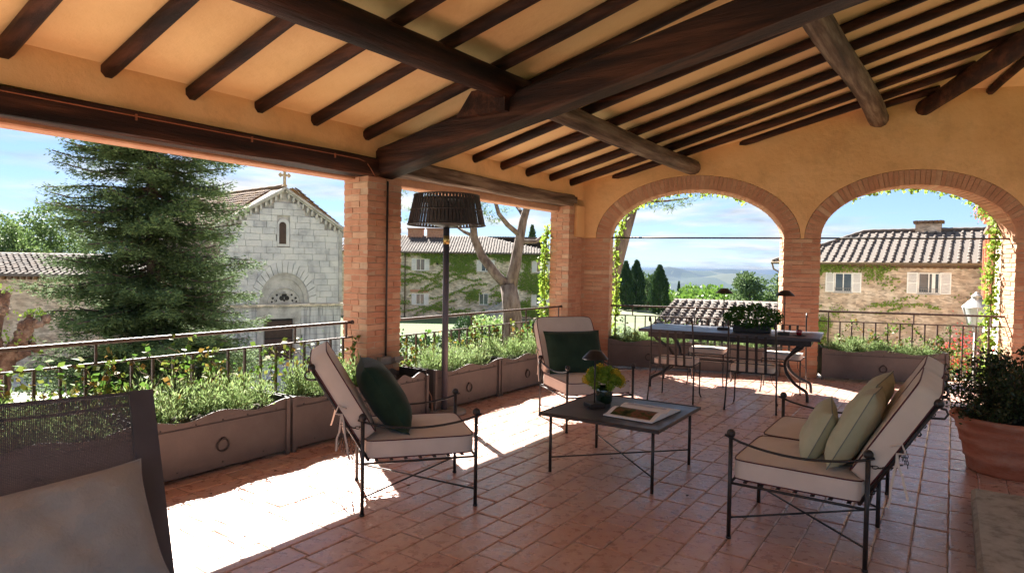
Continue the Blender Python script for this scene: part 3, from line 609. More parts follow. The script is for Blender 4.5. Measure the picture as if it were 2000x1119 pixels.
# ---- unseen house side (short wall and piers, gaps left to let light in)
t = thing('house_wall', 'unseen short ochre house wall and piers, gapped to let light onto the terrace', 'wall', (0, 0, 0), FA)
MB().box((3.6, -4.45, 2.1), (2.6, 0.3, 4.2)).build('plaster', M['plaster'], t)
MB().box((-3.2, -4.35, 2.0), (0.5, 0.5, 4.2)).build('plaster', M['plaster'], t)
MB().box((9.6, -4.35, 2.0), (0.5, 0.5, 4.2)).build('plaster', M['plaster'], t)
t = thing('hearth_slab', 'speckled travertine slab standing low on the floor at bottom right', 'stone slab', F(0, 0, 0), FA)
MB().bevbox((3.6, -0.95, 0.05), (3.8, 1.60, 0.13), 0.022).build('slab', M['trav'], t)

# ================================================================== RAILINGS AND PLANTERS
def railing(name, label, ang, x0, x1, y, zt, zm, zb, pitch, uprights, cap0=True, cap1=True, k0=0.5):
    t = thing(name, label, 'railing', (0, 0, 0), ang, 'iron railings of the terrace')
    n = int((x1 - x0) * 40); P = [(x0 + (x1 - x0) * i / n, y, zt + 0.0012 * (i % 2)) for i in range(n + 1)]
    MB().tube(P, [0.0145 + 0.0018 * (i % 2) for i in range(n + 1)], 8).build('top_rail', M['rail'], t)
    P = [(x0 + (x1 - x0) * i / n, y, zm + 0.001 * (i % 2)) for i in range(n + 1)]
    MB().tube(P, [0.0085 + 0.0012 * (i % 2) for i in range(n + 1)], 6).build('middle_rail', M['rail'], t)
    MB().box(((x0 + x1) / 2, y, zb), (x1 - x0, 0.03, 0.012)).build('bottom_rail', M['rail'], t)
    bme = MB().bevbox((0, 0, 0), (0.019, 0.019, 1), 0.003).mesh('baluster', M['rail'])
    x = x0 + pitch * k0
    while x < x1 - 0.03:
        put('baluster', bme, t, (x, y, (zm + zb) / 2), (0, 0, rnd.uniform(-.05, .05)), (1, 1, zm - zb)); x += pitch
    for u in uprights: put('upright', bme, t, (u, y, (zt + zm) / 2), (0, 0, 0), (0.9, 0.9, zt - zm))
    for x, on in ((x0, cap0), (x1, cap1)):
        if on: MB().ball((x, y, zt), 0.022).build('end_knob', M['rail'], t)
    return t
railing('railing', 'iron railing of the left bay with climbing plants', FA, -3.1, 4.58, 5.17, 1.0, 0.845, 0.12, 0.159, (-1.2, 0.3, 2.14, 3.87, 4.50), cap0=False, k0=0.52)
railing('railing', 'iron railing behind the floor lamp', FA, 5.17, 8.93, 5.17, 0.985, 0.80, 0.12, 0.160, (6.6, 7.9, 8.85), cap0=False, k0=0.4)
railing('railing', 'iron railing under the first arch behind the dining table', WA, -1.263, 1.361, 10.75, 0.99, 0.835, 0.10, 0.163, (-0.9, 0.8), False, False)
railing('railing', 'iron railing under the second arch by the street lantern', WA, 1.88, 4.37, 10.75, 1.0, 0.85, 0.10, 0.163, (2.06, 3.215, 4.2), False, False, k0=1.1)

def planter(label, ang, x, y, L_, D=0.46, h=0.448, ring=True, plantside=True, grp='scalloped steel planters', rise=0.024, dark_side=True):
    t = thing('steel_planter', label, 'planter', (0, 0, 0), ang, grp)
    prof = lambda f: h + rise * math.cos(4 * math.pi * f)
    def panel(yy, th, m):
        K = 28; vs = []; b = MB()
        for i in range(K + 1):
            xx = x + L_ * i / K
            for dy, z in ((0, 0.03), (0, prof(i / K)), (th, prof(i / K)), (th, 0.03)): vs.append((xx, yy + dy, z))
        fs = [(4 * i + j, 4 * i + 4 + j, 4 * i + 4 + (j + 1) % 4, 4 * i + (j + 1) % 4) for i in range(K) for j in range(4)] + [(0, 1, 2, 3), (4 * K + 3, 4 * K + 2, 4 * K + 1, 4 * K)]
        b.add(vs, fs); b.build('panel', m, t)
    panel(y, 0.006, M['box']); panel(y + D - 0.006, 0.006, M['box'])
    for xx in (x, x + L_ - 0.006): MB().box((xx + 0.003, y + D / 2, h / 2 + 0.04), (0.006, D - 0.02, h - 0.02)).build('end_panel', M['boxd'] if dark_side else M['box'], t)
    for xx in (x + 0.01, x + L_ - 0.01):
        for yy in (y - 0.004, y + D + 0.004): MB().bevbox((xx, yy, (h + rise) / 2), (0.034, 0.034, h + rise + 0.005), 0.004).build('corner_post', M['box'], t)
    MB().box((x + L_ / 2, y - 0.004, h - 0.068), (L_ - 0.06, 0.006, 0.007)).build('seam', M['boxd'], t)
    b = MB()
    for f in (0.1, 0.32, 0.5, 0.68, 0.9): b.ball((x + L_ * f, y - 0.003, h - 0.052), 0.006, 8, 5)
    for f in (0.2, 0.5, 0.8): b.ball((x + L_ * f, y - 0.003, 0.07), 0.006, 8, 5)
    b.build('rivets', M['boxd'], t)
    if ring:
        c = Vector((x + L_ / 2, y - 0.012, 0.20)); b = MB(); P = [c + Vector((0.047 * math.sin(a), 0, 0.047 * math.cos(a))) for a in np.linspace(0, 2 * math.pi, 25)[:-1]]
        b.tube(P, 0.0065, 8, closed=True); b.build('ring_handle', M['iron'], t); MB().bevbox(c + Vector((0, 0.004, 0.05)), (0.03, 0.02, 0.02), 0.004).build('ring_bracket', M['iron'], t)
    MB().box((x + L_ / 2, y + D / 2, h - 0.075), (L_ - 0.02, D - 0.02, 0.03)).build('soil', M['soil'], t)
    return t
def herb(name, label, ang, x, y, L_, D, z, hh=0.24, dens=1.0, sd=0, mt='herb', dry=False):
    rs = np.random.RandomState(sd); n = int(26 * L_ / 1.2 * dens); P = []; Dn = []
    for i in range(n):
        c = np.array([x + rs.uniform(0.05, L_ - 0.05), y + rs.uniform(0.06, D - 0.06), z]); r = rs.uniform(0.06, 0.15); h = hh * rs.uniform(0.5, 1.35)
        m = int(230)
        d = rs.normal(0, 1, (m, 3)); d[:, 2] = np.abs(d[:, 2]) * 1.2 + 0.25; d /= np.linalg.norm(d, axis=1, keepdims=True)
        f = rs.uniform(0.15, 1.0, m)[:, None]
        P.append(c + d * f * np.array([r * 1.25, r * 1.25, h])); Dn.append(d + np.array([0, 0, 0.5]))
    P = np.concatenate(P); Dn = np.concatenate(Dn)
    sz_ = rs.choice([0.8, 1.0, 1.5], len(P), p=[.4, .4, .2]); Nn = rs.normal(0, 1, P.shape); Mt = frames(Dn + rs.normal(0, .35, P.shape), Nn) * (0.036 * sz_)[:, None, None]; Mt[:, :, 0] *= 0.24
    V_, Q_ = inst(LEAF[0], LEAF[1], Mt, P); o = fast(name, V_, Q_, M[mt]); o.rotation_euler = (0, 0, ang)
    return tag(o, label, 'plants', None, 'stuff')
def climber(label, ang, x0, x1, y, z0, z1, dens=1.2, sd=0, size=0.056, mt='trail', name='climbing_plant', grp='climbers on the railings'):
    """twining stems along a railing with leaves hanging on them"""
    t = thing(name, label, 'climber', (0, 0, 0), ang, grp); rs = np.random.RandomState(sd); b = MB(); P = []; Dn = []
    n = int((x1 - x0) * 17 * dens)
    for i in range(n):
        x = rs.uniform(x0, x1); z = z0; yy = y + rs.uniform(-.05, .05); dxx = rs.choice((-1, 1)) * rs.uniform(.3, 1.6); path = []; top = z0 + (z1 - z0) * rs.uniform(0.45, 1.1)
        for k in range(14):
            path.append((x, yy, z)); z += (top - z0) / 13 * rs.uniform(.5, 1.3); x += dxx * 0.03 + rs.normal(0, 0.015); yy = y + (yy - y) * 0.8 + rs.normal(0, 0.016)
            x = min(max(x, x0), x1)
            if k > 1:
                m = rs.randint(1, 4)
                for _ in range(m): P.append((x + rs.normal(0, .018), yy + rs.normal(0, .02), z + rs.normal(0, .02))); Dn.append((rs.normal(0, .8), rs.normal(0, .6) - 0.5, rs.normal(0, .5) + .1))
        b.tube(path, 0.0028, 4, caps=False)
    b.build('stems', M['stem'], t)
    o = leaves('leaves', P, Dn, size, M[mt], t, aspect=0.95, rs=rs, jitter=0.3); o['kind'] = 'stuff'
    return t
PL = [('dark steel planter at the far left behind the mesh armchair', FA, 0.98, 4.6, 1.18), ('steel planter with ring left of the cream armchair', FA, 2.20, 4.6, 1.18),
      ('steel planter behind the reclined cream armchair', FA, 3.42, 4.6, 1.16)]
for lab, a, x, y, L_ in PL: planter(lab, a, x, y, L_)
planter('empty black lined short planter at the foot of the brick pillar', FA, 4.66, 4.60, 0.46, D=0.42, h=0.46, ring=False, rise=-0.02)
planter('steel planter with ring right of the floor lamp pole', FA, 5.24, 4.6, 1.20)
planter('steel planter with ring beside the upright cream armchair', FA, 6.48, 4.6, 1.20)
planter('steel planter in the corner behind the upright armchair', FA, 7.72, 4.62, 1.05)
planter('grey steel planter under the left half of the first arch', WA, -1.25, 10.42, 1.28)
planter('grey steel planter under the right half of the first arch', WA, 0.05, 10.42, 1.28)
planter('long grey steel planter under the second arch', WA, 1.93, 10.42, 1.63)
HB = [('lavender bed in the planter at the far left', FA, 0.98, 4.63, 1.15), ('pale green lavender bed in the ringed planter left of the cream armchair', FA, 2.22, 4.63, 1.12),
      ('lavender bed behind the reclined cream armchair', FA, 3.45, 4.63, 1.1), ('lavender bed beside the floor lamp pole', FA, 5.27, 4.63, 1.14),
      ('lavender bed left of the upright cream armchair', FA, 6.5, 4.63, 1.15), ('lavender bed in the corner planter', FA, 7.75, 4.63, 0.98),
      ('low green herbs under the left half of the first arch', WA, -1.23, 10.45, 1.24), ('low green herbs under the first arch behind the table', WA, 0.08, 10.45, 1.22),
      ('feathery green herbs in the planter under the second arch', WA, 1.97, 10.45, 1.54)]
for i, (lab, a, x, y, L_) in enumerate(HB):
    herb('herb_bed', lab, a, x, y, L_, 0.42, 0.39, 0.27 if i < 6 else 0.19, 1.35, sd=i + 3)
climber('green and orange climber on the left railing behind the mesh armchair', FA, 0.2, 2.2, 5.14, 0.35, 0.93, 1.1, 31)
climber('leafy green climber on the left railing up to the pillar', FA, 2.2, 4.6, 5.14, 0.35, 0.96, 0.85, 32)
climber('yellowing climber on the railing by the floor lamp', FA, 5.2, 7.1, 5.14, 0.35, 0.84, 1.0, 33)
climber('green climber on the railing by the corner pillar', FA, 7.1, 8.9, 5.14, 0.35, 0.86, 0.9, 34)
climber('green climber on the railing under the first arch', WA, -1.2, 1.3, 10.72, 0.35, 0.80, 0.5, 35, 0.045)
climber('sparse reddish climber on the railing under the second arch', WA, 1.95, 4.3, 10.72, 0.32, 0.86, 0.75, 36, 0.05)

def vine(label, pts, spread, dens, sd, size=0.068, mt='vine', ang=0.0, out=(0, 1, 0)):
    t = thing('vine', label, 'vine', (0, 0, 0), ang, 'vines on the brick edges'); rs = np.random.RandomState(sd)
    MB().tube(pts, 0.008, 6).build('stem', M['stem'], t)
    P = []; Dn = []
    for a, c in zip(pts, pts[1:]):
        a = np.array(a); c = np.array(c); L_ = np.linalg.norm(c - a); n = int(L_ * dens * 1.5)
        for _ in range(n):
            f = rs.uniform(); P.append(a + (c - a) * f + rs.normal(0, 1, 3) * np.array(spread)); Dn.append(np.array(out) * 0.8 + rs.normal(0, .6, 3) + np.array([0, 0, -.35]))
    o = leaves('leaves', P, Dn, size, M[mt], t, aspect=1.05, rs=rs); o['kind'] = 'stuff'; return t
vine('bright vine down the left edge of the first arch', [(-1.22, 10.98, 0.2), (-1.20, 10.98, 1.0), (-1.22, 10.98, 2.0), (-1.1, 10.98, 2.45)], (0.035, 0.03, 0.04), 110, 51, ang=WA)
K = [(ARCH[0][0] - (ARCH[0][1] + .02) * math.cos(t_), 11.0, 2.12 + (ARCH[0][2] - 0.0) * math.sin(t_)) for t_ in np.linspace(0.5, 2.2, 10)]
vine('thin vine fringe hanging along the crown of the first arch', K, (0.05, 0.03, 0.025), 75, 52, ang=WA)
K = [(ARCH[1][0] - (ARCH[1][1] + .02) * math.cos(t_), 11.0, 2.12 + (ARCH[1][2] - 0.0) * math.sin(t_)) for t_ in np.linspace(0.9, 3.0, 12)]
vine('thin vine fringe along the crown of the second arch', K, (0.05, 0.03, 0.025), 75, 53, ang=WA)
vine('broad bright vine down the right edge of the second arch', [(4.35, 11.05, 2.35), (4.32, 11.05, 1.6), (4.30, 11.05, 0.9), (4.32, 11.05, 0.1), (4.3, 11.05, -0.6)], (0.055, 0.03, 0.05), 190, 54, ang=WA)
vine('bright vine hanging outside the corner brick pillar', [(8.90, 5.43, 2.25), (8.86, 5.46, 1.6), (8.88, 5.46, 1.0), (8.85, 5.46, 0.4)], (0.04, 0.03, 0.05), 170, 55, ang=FA)

# ================================================================== FURNITURE
def cushion(b, cx, cy, cz, L_, W_, T_, r=0.03, dome=0.014, n=16):
    """soft slab: rounded corners in plan, slightly domed top and bottom, squarish sides"""
    def pt(u, v, top):
        x = (u * 2 - 1); y = (v * 2 - 1)
        X = x * L_ / 2; Y = y * W_ / 2
        k = 0.12 * r * 8
        X -= math.copysign(r * 0.6 * (abs(x) ** 8) * (abs(y) ** 8), x); Y -= math.copysign(r * 0.6 * (abs(x) ** 8) * (abs(y) ** 8), y)
        z = T_ / 2 + dome * (1 - x * x) * (1 - y * y) + 0.0032 * (math.sin(6 * x + 2.5 * y + cx * 9 + L_ * 40) * math.sin(5 * y - 1.7 * x + 1) + 0.6 * math.sin(11 * x - 7 * y)) * (1 - x ** 4) * (1 - y ** 4)
        return Vector((cx + X, cy + Y, cz + (z if top else -z)))
    b.grid(lambda u, v: pt(u, v, True), n, n); 
    b.grid(lambda u, v: pt(1 - u, v, False), n, n)
    per = [(i / n, 0) for i in range(n)] + [(1, i / n) for i in range(n)] + [(1 - i / n, 1) for i in range(n)] + [(0, 1 - i / n) for i in range(n)]
    vs = []
    for u, v in per:
        a = pt(u, v, True); c = pt(u, v, False); mid = (a + c) / 2; o = Vector((u * 2 - 1, v * 2 - 1, 0)); 
        vs += [a, mid + Vector((0.004 * (abs(o.x) ** 6) * math.copysign(1, o.x), 0.004 * (abs(o.y) ** 6) * math.copysign(1, o.y), 0)), c]
    m = len(per); fs = []
    for i in range(m):
        j = (i + 1) % m; fs += [(3 * i, 3 * i + 1, 3 * j + 1, 3 * j), (3 * i + 1, 3 * i + 2, 3 * j + 2, 3 * j + 1)]
    b.add(vs, fs, True)
    return [pt(u, v, True) for u, v in per], [pt(u, v, False) for u, v in per]
def padded(name, parent, L_, W_, T_, m, pm, loc, rot):
    b = MB(); top, bot = cushion(b, 0, 0, 0, L_, W_, T_); o = b.build(name, m, parent); o.location = loc; o.rotation_euler = rot
    p = MB().tube(top, 0.0042, 6, closed=True); p.tube(bot, 0.0042, 6, closed=True); q = p.build('piping', pm, o); return o
def pillow_mesh(w, h, t, wr=0.0, sd=0, n=22):
    rr = random.Random(sd); ph = [rr.uniform(0, 6) for _ in range(6)]
    def pt(u, v, s):
        x, y = u * 2 - 1, v * 2 - 1; e = (1 - abs(x) ** 3.2) * (1 - abs(y) ** 3.2); th = t / 2 * (max(0, e) ** 0.5)
        X = x * w / 2 * (1 - 0.05 * (1 - y ** 4) * abs(x)); Y = y * h / 2 * (1 - 0.05 * (1 - x ** 4) * abs(y))
        wv = wr * e * (math.sin(5 * x + 3 * y + ph[0]) + 0.7 * math.sin(9 * y - 6 * x + ph[1]) + 0.5 * math.sin(14 * x + ph[2] + 5 * y)) 
        crease = wr * 1.5 * math.exp(-((abs(x) - abs(y)) ** 2) * 30) * (abs(x) * abs(y)) * math.sin(18 * (x - y) + ph[3]) * (1 if e > 0.01 else 0)
        return Vector((X, s * (th + wv + crease * min(1, e * 6)), Y))
    b = MB(); b.grid(lambda u, v: pt(u, v, 1), n, n); b.grid(lambda u, v: pt(1 - u, v, -1), n, n)
    per = [(i / n, 0) for i in range(n)] + [(1, i / n) for i in range(n)] + [(1 - i / n, 1) for i in range(n)] + [(0, 1 - i / n) for i in range(n)]
    return b, [pt(u, v, 1) for u, v in per]
def pillow(label, w, h, t, m, pm, loc, rot, wr=0.003, sd=0, pr=0.0035, grp=None, name='cushion'):
    b, per = pillow_mesh(w, h, t, wr, sd); o = thing(name, label, 'cushion', (0, 0, 0), 0, grp); o.location = loc; o.rotation_euler = rot
    b.build('cover', m, o); MB().tube(per, pr, 6, closed=True).build('piping', pm, o); return o

def chain(b, p0, p1, sag=0.02, n=7, r=0.011):
    p0, p1 = Vector(p0), Vector(p1)
    for i in range(n):
        f = (i + 0.5) / n; c = p0.lerp(p1, f) - Vector((0, 0, sag * 4 * f * (1 - f))); d = (p1 - p0).normalized(); a = Vector((0, 0, 1)) if i % 2 else Vector((0, 1, 0)); a = (a - d * a.dot(d)).normalized()
        b.tube([c + d * (r * 1.35 * math.cos(t_)) + a * (r * 0.75 * math.sin(t_)) for t_ in np.linspace(0, 2 * math.pi, 9)[:-1]], 0.0024, 5, closed=True)
def ribbon(b, p, dx, L_, w=0.012, sd=0):
    rr = random.Random(sd); P = Vector(p); pts = []
    for i in range(7): pts.append(P.copy()); P += Vector((dx * 0.02 + rr.uniform(-.008, .008), rr.uniform(-.006, .006), -L_ / 6))
    vs = []
    for q in pts: vs += [q + Vector((-w / 2, 0, 0)), q + Vector((w / 2, 0.003, 0))]
    b.add(vs, [(2 * i, 2 * i + 1, 2 * i + 3, 2 * i + 2) for i in range(6)], True)
def lounge(t, W_, seats, D_=0.74, bz=0.94, bx=0.31):
    """iron lounge frame: x forward, y across, seats side by side. origin at the middle of the feet"""
    xb, xf = -D_ / 2, D_ / 2; sw = W_ / seats; ys = [-W_ / 2 + sw * i for i in range(seats + 1)]
    for i, y in enumerate(ys):
        ext = i in (0, seats)
        for x in (xb, xf):
            if ext: b = MB().tube([(x, y, 0), (x, y, 0.612)], 0.0125, 8); b.ball((x, y, 0.632), 0.026); b.tube([(x, y, 0), (x, y, 0.012)], 0.016, 8)
            else: b = MB().tube([(x, y, 0), (x, y, 0.345)], 0.0125, 8)
            b.build('leg', M['iron'], t)
        if ext:
            P = [(xf + 0.035, y, 0.618), (xf, y, 0.606)] + [(xf + (xb - xf) * f, y, 0.604 - 0.055 * math.sin(math.pi * f) ** 0.8) for f in np.linspace(0.08, 0.92, 9)] + [(xb, y, 0.604), (xb - 0.03, y, 0.616)]
            MB().tube(P, 0.0075, 8).build('arm_rest', M['iron'], t)
    for k in range(seats):
        y0, y1 = ys[k], ys[k + 1]
        b = MB().tube([(xb, y0, 0.115), (xf, y1, 0.125)], 0.0065, 6); b.tube([(xb, y1, 0.125), (xf, y0, 0.115)], 0.0065, 6); b.build('cross_brace', M['iron'], t)
        b = MB()
        for z, (a, c) in ((0.335, ((xb, y0), (xf, y0))), (0.335, ((xb, y1), (xf, y1))), (0.335, ((xb, y0), (xb, y1))), (0.335, ((xf, y0), (xf, y1)))): b.tube([(*a, z), (*c, z)], 0.008, 6)
        b.build('seat_frame', M['iron'], t)
        b = MB()
        for f in np.linspace(0.12, 0.88, 7): b.box((xb + (xf - xb) * f, (y0 + y1) / 2, 0.349), (0.022, sw, 0.004))
        for f in np.linspace(0.15, 0.85, 5): b.box(((xb + xf) / 2, y0 + sw * f, 0.353), (D_, 0.022, 0.004))
        b.build('seat_webbing', M['iron'], t)
        # reclined back
        B0 = Vector((xb + 0.04, 0, 0.345)); B1 = Vector((xb - bx, 0, bz)); dv = (B1 - B0); ln = dv.length; dn = dv.normalized(); nr = Vector((dn.z, 0, -dn.x))
        b = MB()
        for y in (y0 + 0.035, y1 - 0.035): 
            b.tube([B0 + Vector((0, y, 0)), B1 + Vector((0, y, 0))], 0.011, 8); b.ball(B1 + Vector((-0.004, y, 0.014)), 0.025)
            c = B1 + Vector((0, y, 0)); b.tube([c + Vector((-0.012, 0, -0.01)), c + Vector((-0.035, 0, -0.012)), c + Vector((-0.045, 0, -0.035)), c + Vector((-0.03, 0, -0.06)), c - dn * 0.075], 0.006, 6)
        b.tube([B0 + Vector((0, y0 + .035, 0)), B0 + Vector((0, y1 - .035, 0))], 0.008, 6); b.tube([B1 + Vector((0, y0 + .035, 0)), B1 + Vector((0, y1 - .035, 0))], 0.009, 6)
        b.build('back_frame', M['iron'], t)
        b = MB()
        for f in np.linspace(0.15, 0.85, 5):
            q = B0 + dv * f; b.tube([q + Vector((0, y0 + .035, 0)), q + Vector((0, y1 - .035, 0))], 0.004, 5)
        for f in np.linspace(0.18, 0.82, 5): b.tube([B0 + Vector((-.002, y0 + sw * f, 0)), B1 + Vector((-.002, y0 + sw * f, 0))], 0.004, 5)
        for i in range(26):
            f = rnd.uniform(.1, .9); q = B0 + dv * f - nr * 0.012; yy = rnd.uniform(y0 + .05, y1 - .05)
            b.tube([q + Vector((0.012 * math.cos(a), yy, 0.012 * math.sin(a))) - nr * 0.006 for a in np.linspace(0, 5.2, 6)], 0.003, 4)
        b.build('back_lattice', M['iron'], t)
        padded('seat_cushion', t, D_ - 0.02, sw - 0.025, 0.112, M['cream'], M['pipe'], (0.005, (y0 + y1) / 2, 0.417), (0, 0, 0))
        ang = math.atan2(-dv.x, dv.z)
        c = B0 + dv * 0.60 + nr * 0.072 + dn * 0.02
        padded('back_cushion', t, 0.62, sw - 0.045, 0.115, M['cream'], M['pipe'], (c.x, (y0 + y1) / 2, c.z), (0, -math.pi / 2 - ang, 0))
    b = MB()
    for y in (ys[0], ys[-1]):
        s_ = 1 if y < 0 else -1; chain(b, (xb, y, 0.575), (xb - 0.155, y + 0.035 * s_, 0.60))
    for k in range(5): chain(b, (xb - .05 - .02 * k, ys[0] + .08 + 0.09 * k, 0.44), (xb - .06 - .02 * k, ys[0] + .085 + 0.09 * k, 0.33), n=5, sag=0)
    b.build('chains', M['iron'], t)
    for k, y in enumerate((ys[0] + 0.015, ys[-1] - 0.015)):
        for dx_, ll, e in ((0.3, 0.30, 0), (-0.4, 0.24, 5)):
            b = MB(); ribbon(b, (xb - 0.13, y, 0.66), dx_, ll, sd=k + e); b.build('cushion_tie', M['cream'], t)
        MB().tube([(xb - 0.10, y, 0.69), (xb - 0.15, y, 0.71), (xb - 0.17, y, 0.66), (xb - 0.13, y, 0.655)], 0.006, 5).build('tie_knot', M['cream'], t)
    return t
CA = math.atan2(0.21, 0.72)
ch1 = thing('lounge_chair', 'reclined cream iron armchair in front of the left planters', 'armchair', (-0.68, 4.495, 0), CA, 'cream cushioned iron seats')
lounge(ch1, 0.715, 1)
pv = (1.082 - 0.272, 6.487 - 6.237)
CB = math.atan2(pv[1], pv[0]) - math.pi / 2
ch2 = copy_tree(ch1, 'cream iron armchair facing the camera between lamp pole and arch wall', (0.775, 6.66, 0), CB + 0.02)
sofa = thing('loveseat', 'two seat cream iron sofa seen from the side at right', 'sofa', (2.03, 4.20, 0), math.atan2(0.41, -0.60), 'cream cushioned iron seats')
lounge(sofa, 1.46, 2, 0.72, 0.925, 0.30)
def chair_pt(loc, rz, x, y, z): c, s_ = math.cos(rz), math.sin(rz); return (loc[0] + c * x - s_ * y, loc[1] + s_ * x + c * y, z)
pillow('dark green velvet cushion on the reclined armchair', 0.55, 0.54, 0.24, M['green'], M['green'], chair_pt((-0.68, 4.495), CA, -0.21, 0.0, 0.71), (R(0), R(0), 0), 0.002, 1).rotation_euler = Euler((R(33), 0, CA - math.pi / 2))
pillow('dark green velvet cushion on the upright armchair by the corner', 0.66, 0.48, 0.16, M['green'], M['green'], chair_pt((0.775, 6.66), CB + .02, -0.27, 0.0, 0.70), (0, 0, 0), 0.002, 2).rotation_euler = Euler((R(26), 0, CB + .02 - math.pi / 2))
SA = math.atan2(0.41, -0.60); SL = (2.03, 4.20)
pillow('large sage green cushion leaning on the near back of the sofa', 0.52, 0.50, 0.18, M['sage'], M['sagepipe'], chair_pt(SL, SA, -0.26, 0.38, 0.70), (0, 0, 0), 0.004, 3, grp='sage cushions on the sofa').rotation_euler = Euler((R(26), R(4), SA - math.pi / 2))
pillow('small sage green cushion on the sofa in front of the large one', 0.40, 0.36, 0.15, M['sage'], M['sagepipe'], chair_pt(SL, SA, -0.05, 0.30, 0.63), (0, 0, 0), 0.004, 4, grp='sage cushions on the sofa').rotation_euler = Euler((R(24), R(-5), SA - math.pi / 2 + 0.15))
pillow('sage green cushion at the far end of the sofa', 0.52, 0.48, 0.17, M['sage'], M['sagepipe'], chair_pt(SL, SA, -0.26, -0.26, 0.70), (0, 0, 0), 0.004, 5, grp='sage cushions on the sofa').rotation_euler = Euler((R(26), R(-3), SA - math.pi / 2 - 0.1))

# ---- mesh armchair at the near left
fc = thing('mesh_armchair', 'charcoal mesh armchair cropped at the bottom left corner', 'armchair', (0, 0, 0), 0)
fx = Vector((0.61, -0.79, 0)); wx = Vector((-0.79, -0.61, 0)); Pt = Vector((-1.735, 3.09, 0.975)); Pb = Vector((-1.40, 2.66, 0.26))
def fp(a, f, off=0.0):                                            # a metres to the left of the right post, f along the back from top
    nn = wx.cross((Pb - Pt).normalized()); return Pt.lerp(Pb, f) + wx * a + nn * off
def slab(b, a0, a1, f0, f1, o0, o1):
    vs = [fp(a, f, o) for o in (o0, o1) for a, f in ((a0, f0), (a1, f0), (a1, f1), (a0, f1))]
    b.add(vs, [(0, 1, 2, 3), (7, 6, 5, 4), (0, 4, 5, 1), (1, 5, 6, 2), (2, 6, 7, 3), (3, 7, 4, 0)])
b = MB(); slab(b, 0.0, 0.10, 0, 1.35, -0.02, 0.02); b.build('back_post', M['chframe'], fc)
b = MB(); slab(b, 1.05, 1.15, 0, 1.35, -0.02, 0.02); b.build('back_post', M['chframe'], fc)
b = MB(); slab(b, 0.10, 1.05, 0.0, 0.012, -0.012, 0.012); b.build('top_bar', M['chframe'], fc)
b = MB(); b.tube([fp(0.1, 0.045, -0.04), fp(0.35, 0.06, -0.04), fp(0.7, 0.06, -0.04), fp(1.05, 0.045, -0.04)], 0.008, 6); b.build('rear_bar', M['chframe'], fc)
# woven sling: real crossing strands, seen through
b = MB(); na = 150; nf = 130
for i in range(na): a = 0.10 + 0.95 * (i + .5) / na; slab(b, a - 0.0021, a + 0.0021, 0.012, 1.0, -0.0006, 0.0002)
for j in range(nf): f = 0.012 + 0.988 * (j + .5) / nf; slab(b, 0.10, 1.05, f - 0.0022, f + 0.0022, 0.0003, 0.0011)
o = b.build('mesh_sling', M['chframe'], fc); o['kind'] = 'stuff'
b = MB(); q = Vector((-1.40, 2.66, 0.30)); 
for k in range(2):
    a0 = Vector((-1.46, 2.72, 0.30)) + wx * (0.02 + 1.1 * k); a1 = a0 + fx * 0.72
    b2 = MB(); b2.bevbox((a0 + a1) / 2 - Vector((0, 0, 0.04)), (0.74, 0.05, 0.05), 0.006, (0, 0, math.atan2(fx.y, fx.x))); b2.build('seat_rail', M['chframe'], fc)
    for e in (a0, a1): MB().bevbox((e.x, e.y, 0.13), (0.045, 0.045, 0.26), 0.005).build('leg', M['chframe'], fc)
b = MB(); c = Vector((-1.46, 2.72, 0.30)) + wx * 0.57 + fx * 0.36; b.bevbox((c.x, c.y, 0.29), (0.72, 1.08, 0.03), 0.006, (0, 0, math.atan2(fx.y, fx.x))); b.build('seat_panel', M['chframe'], fc)
b = MB()
for k in range(3): b.tube([fp(0.135 + 0.004 * k, 0.55 + 0.09 * k, 0.035), fp(0.12, 0.60 + 0.09 * k, 0.05), fp(0.105, 0.64 + .09 * k, 0.035)], 0.009, 6)
b.build('recline_buckle', M['grey'], fc)
pl = pillow('beige grey cushion leaning in the mesh armchair', 0.80, 0.52, 0.20, M['taupe'], M['taupe'], (0, 0, 0), (0, 0, 0), 0.012, 9, pr=0.004)
pc = fp(0.46, 0.77, 0.12); dn_ = (Pt - Pb).normalized()
xm = -wx; zm_ = (dn_ - xm * dn_.dot(xm)).normalized(); ym = zm_.cross(xm)
pl.matrix_world = Matrix.Translation(pc) @ Matrix((xm, ym, zm_)).transposed().to_4x4() @ Euler((0, R(-7), 0)).to_matrix().to_4x4()

# ---- coffee table
TC = Vector((0.90, 5.12, 0)); TA = math.atan2(-0.46, 0.70)
ct = thing('coffee_table', 'low square charcoal iron coffee table in the middle', 'coffee table', TC, TA)
MB().bevbox((0, 0, 0.466), (0.955, 0.955, 0.012), 0.003).build('table_top', M['slate'], ct)
b = MB()
for s_ in (-1, 1): b.bevbox((0, s_ * 0.478, 0.463), (0.975, 0.012, 0.028), 0.003); b.bevbox((s_ * 0.478, 0, 0.463), (0.012, 0.944, 0.028), 0.003)
b.build('edge_frame', M['iron'], ct)
for x in (-1, 1):
    for y in (-1, 1): MB().tube([(x * 0.42, y * 0.415, 0), (x * 0.42, y * 0.415, 0.46)], 0.0125, 8).build('leg', M['iron'], ct)
b = MB().tube([(-.42, -.415, .115), (.42, .415, .125)], 0.006, 6); b.tube([(-.42, .415, .125), (.42, -.415, .115)], 0.006, 6); b.build('cross_brace', M['iron'], ct)
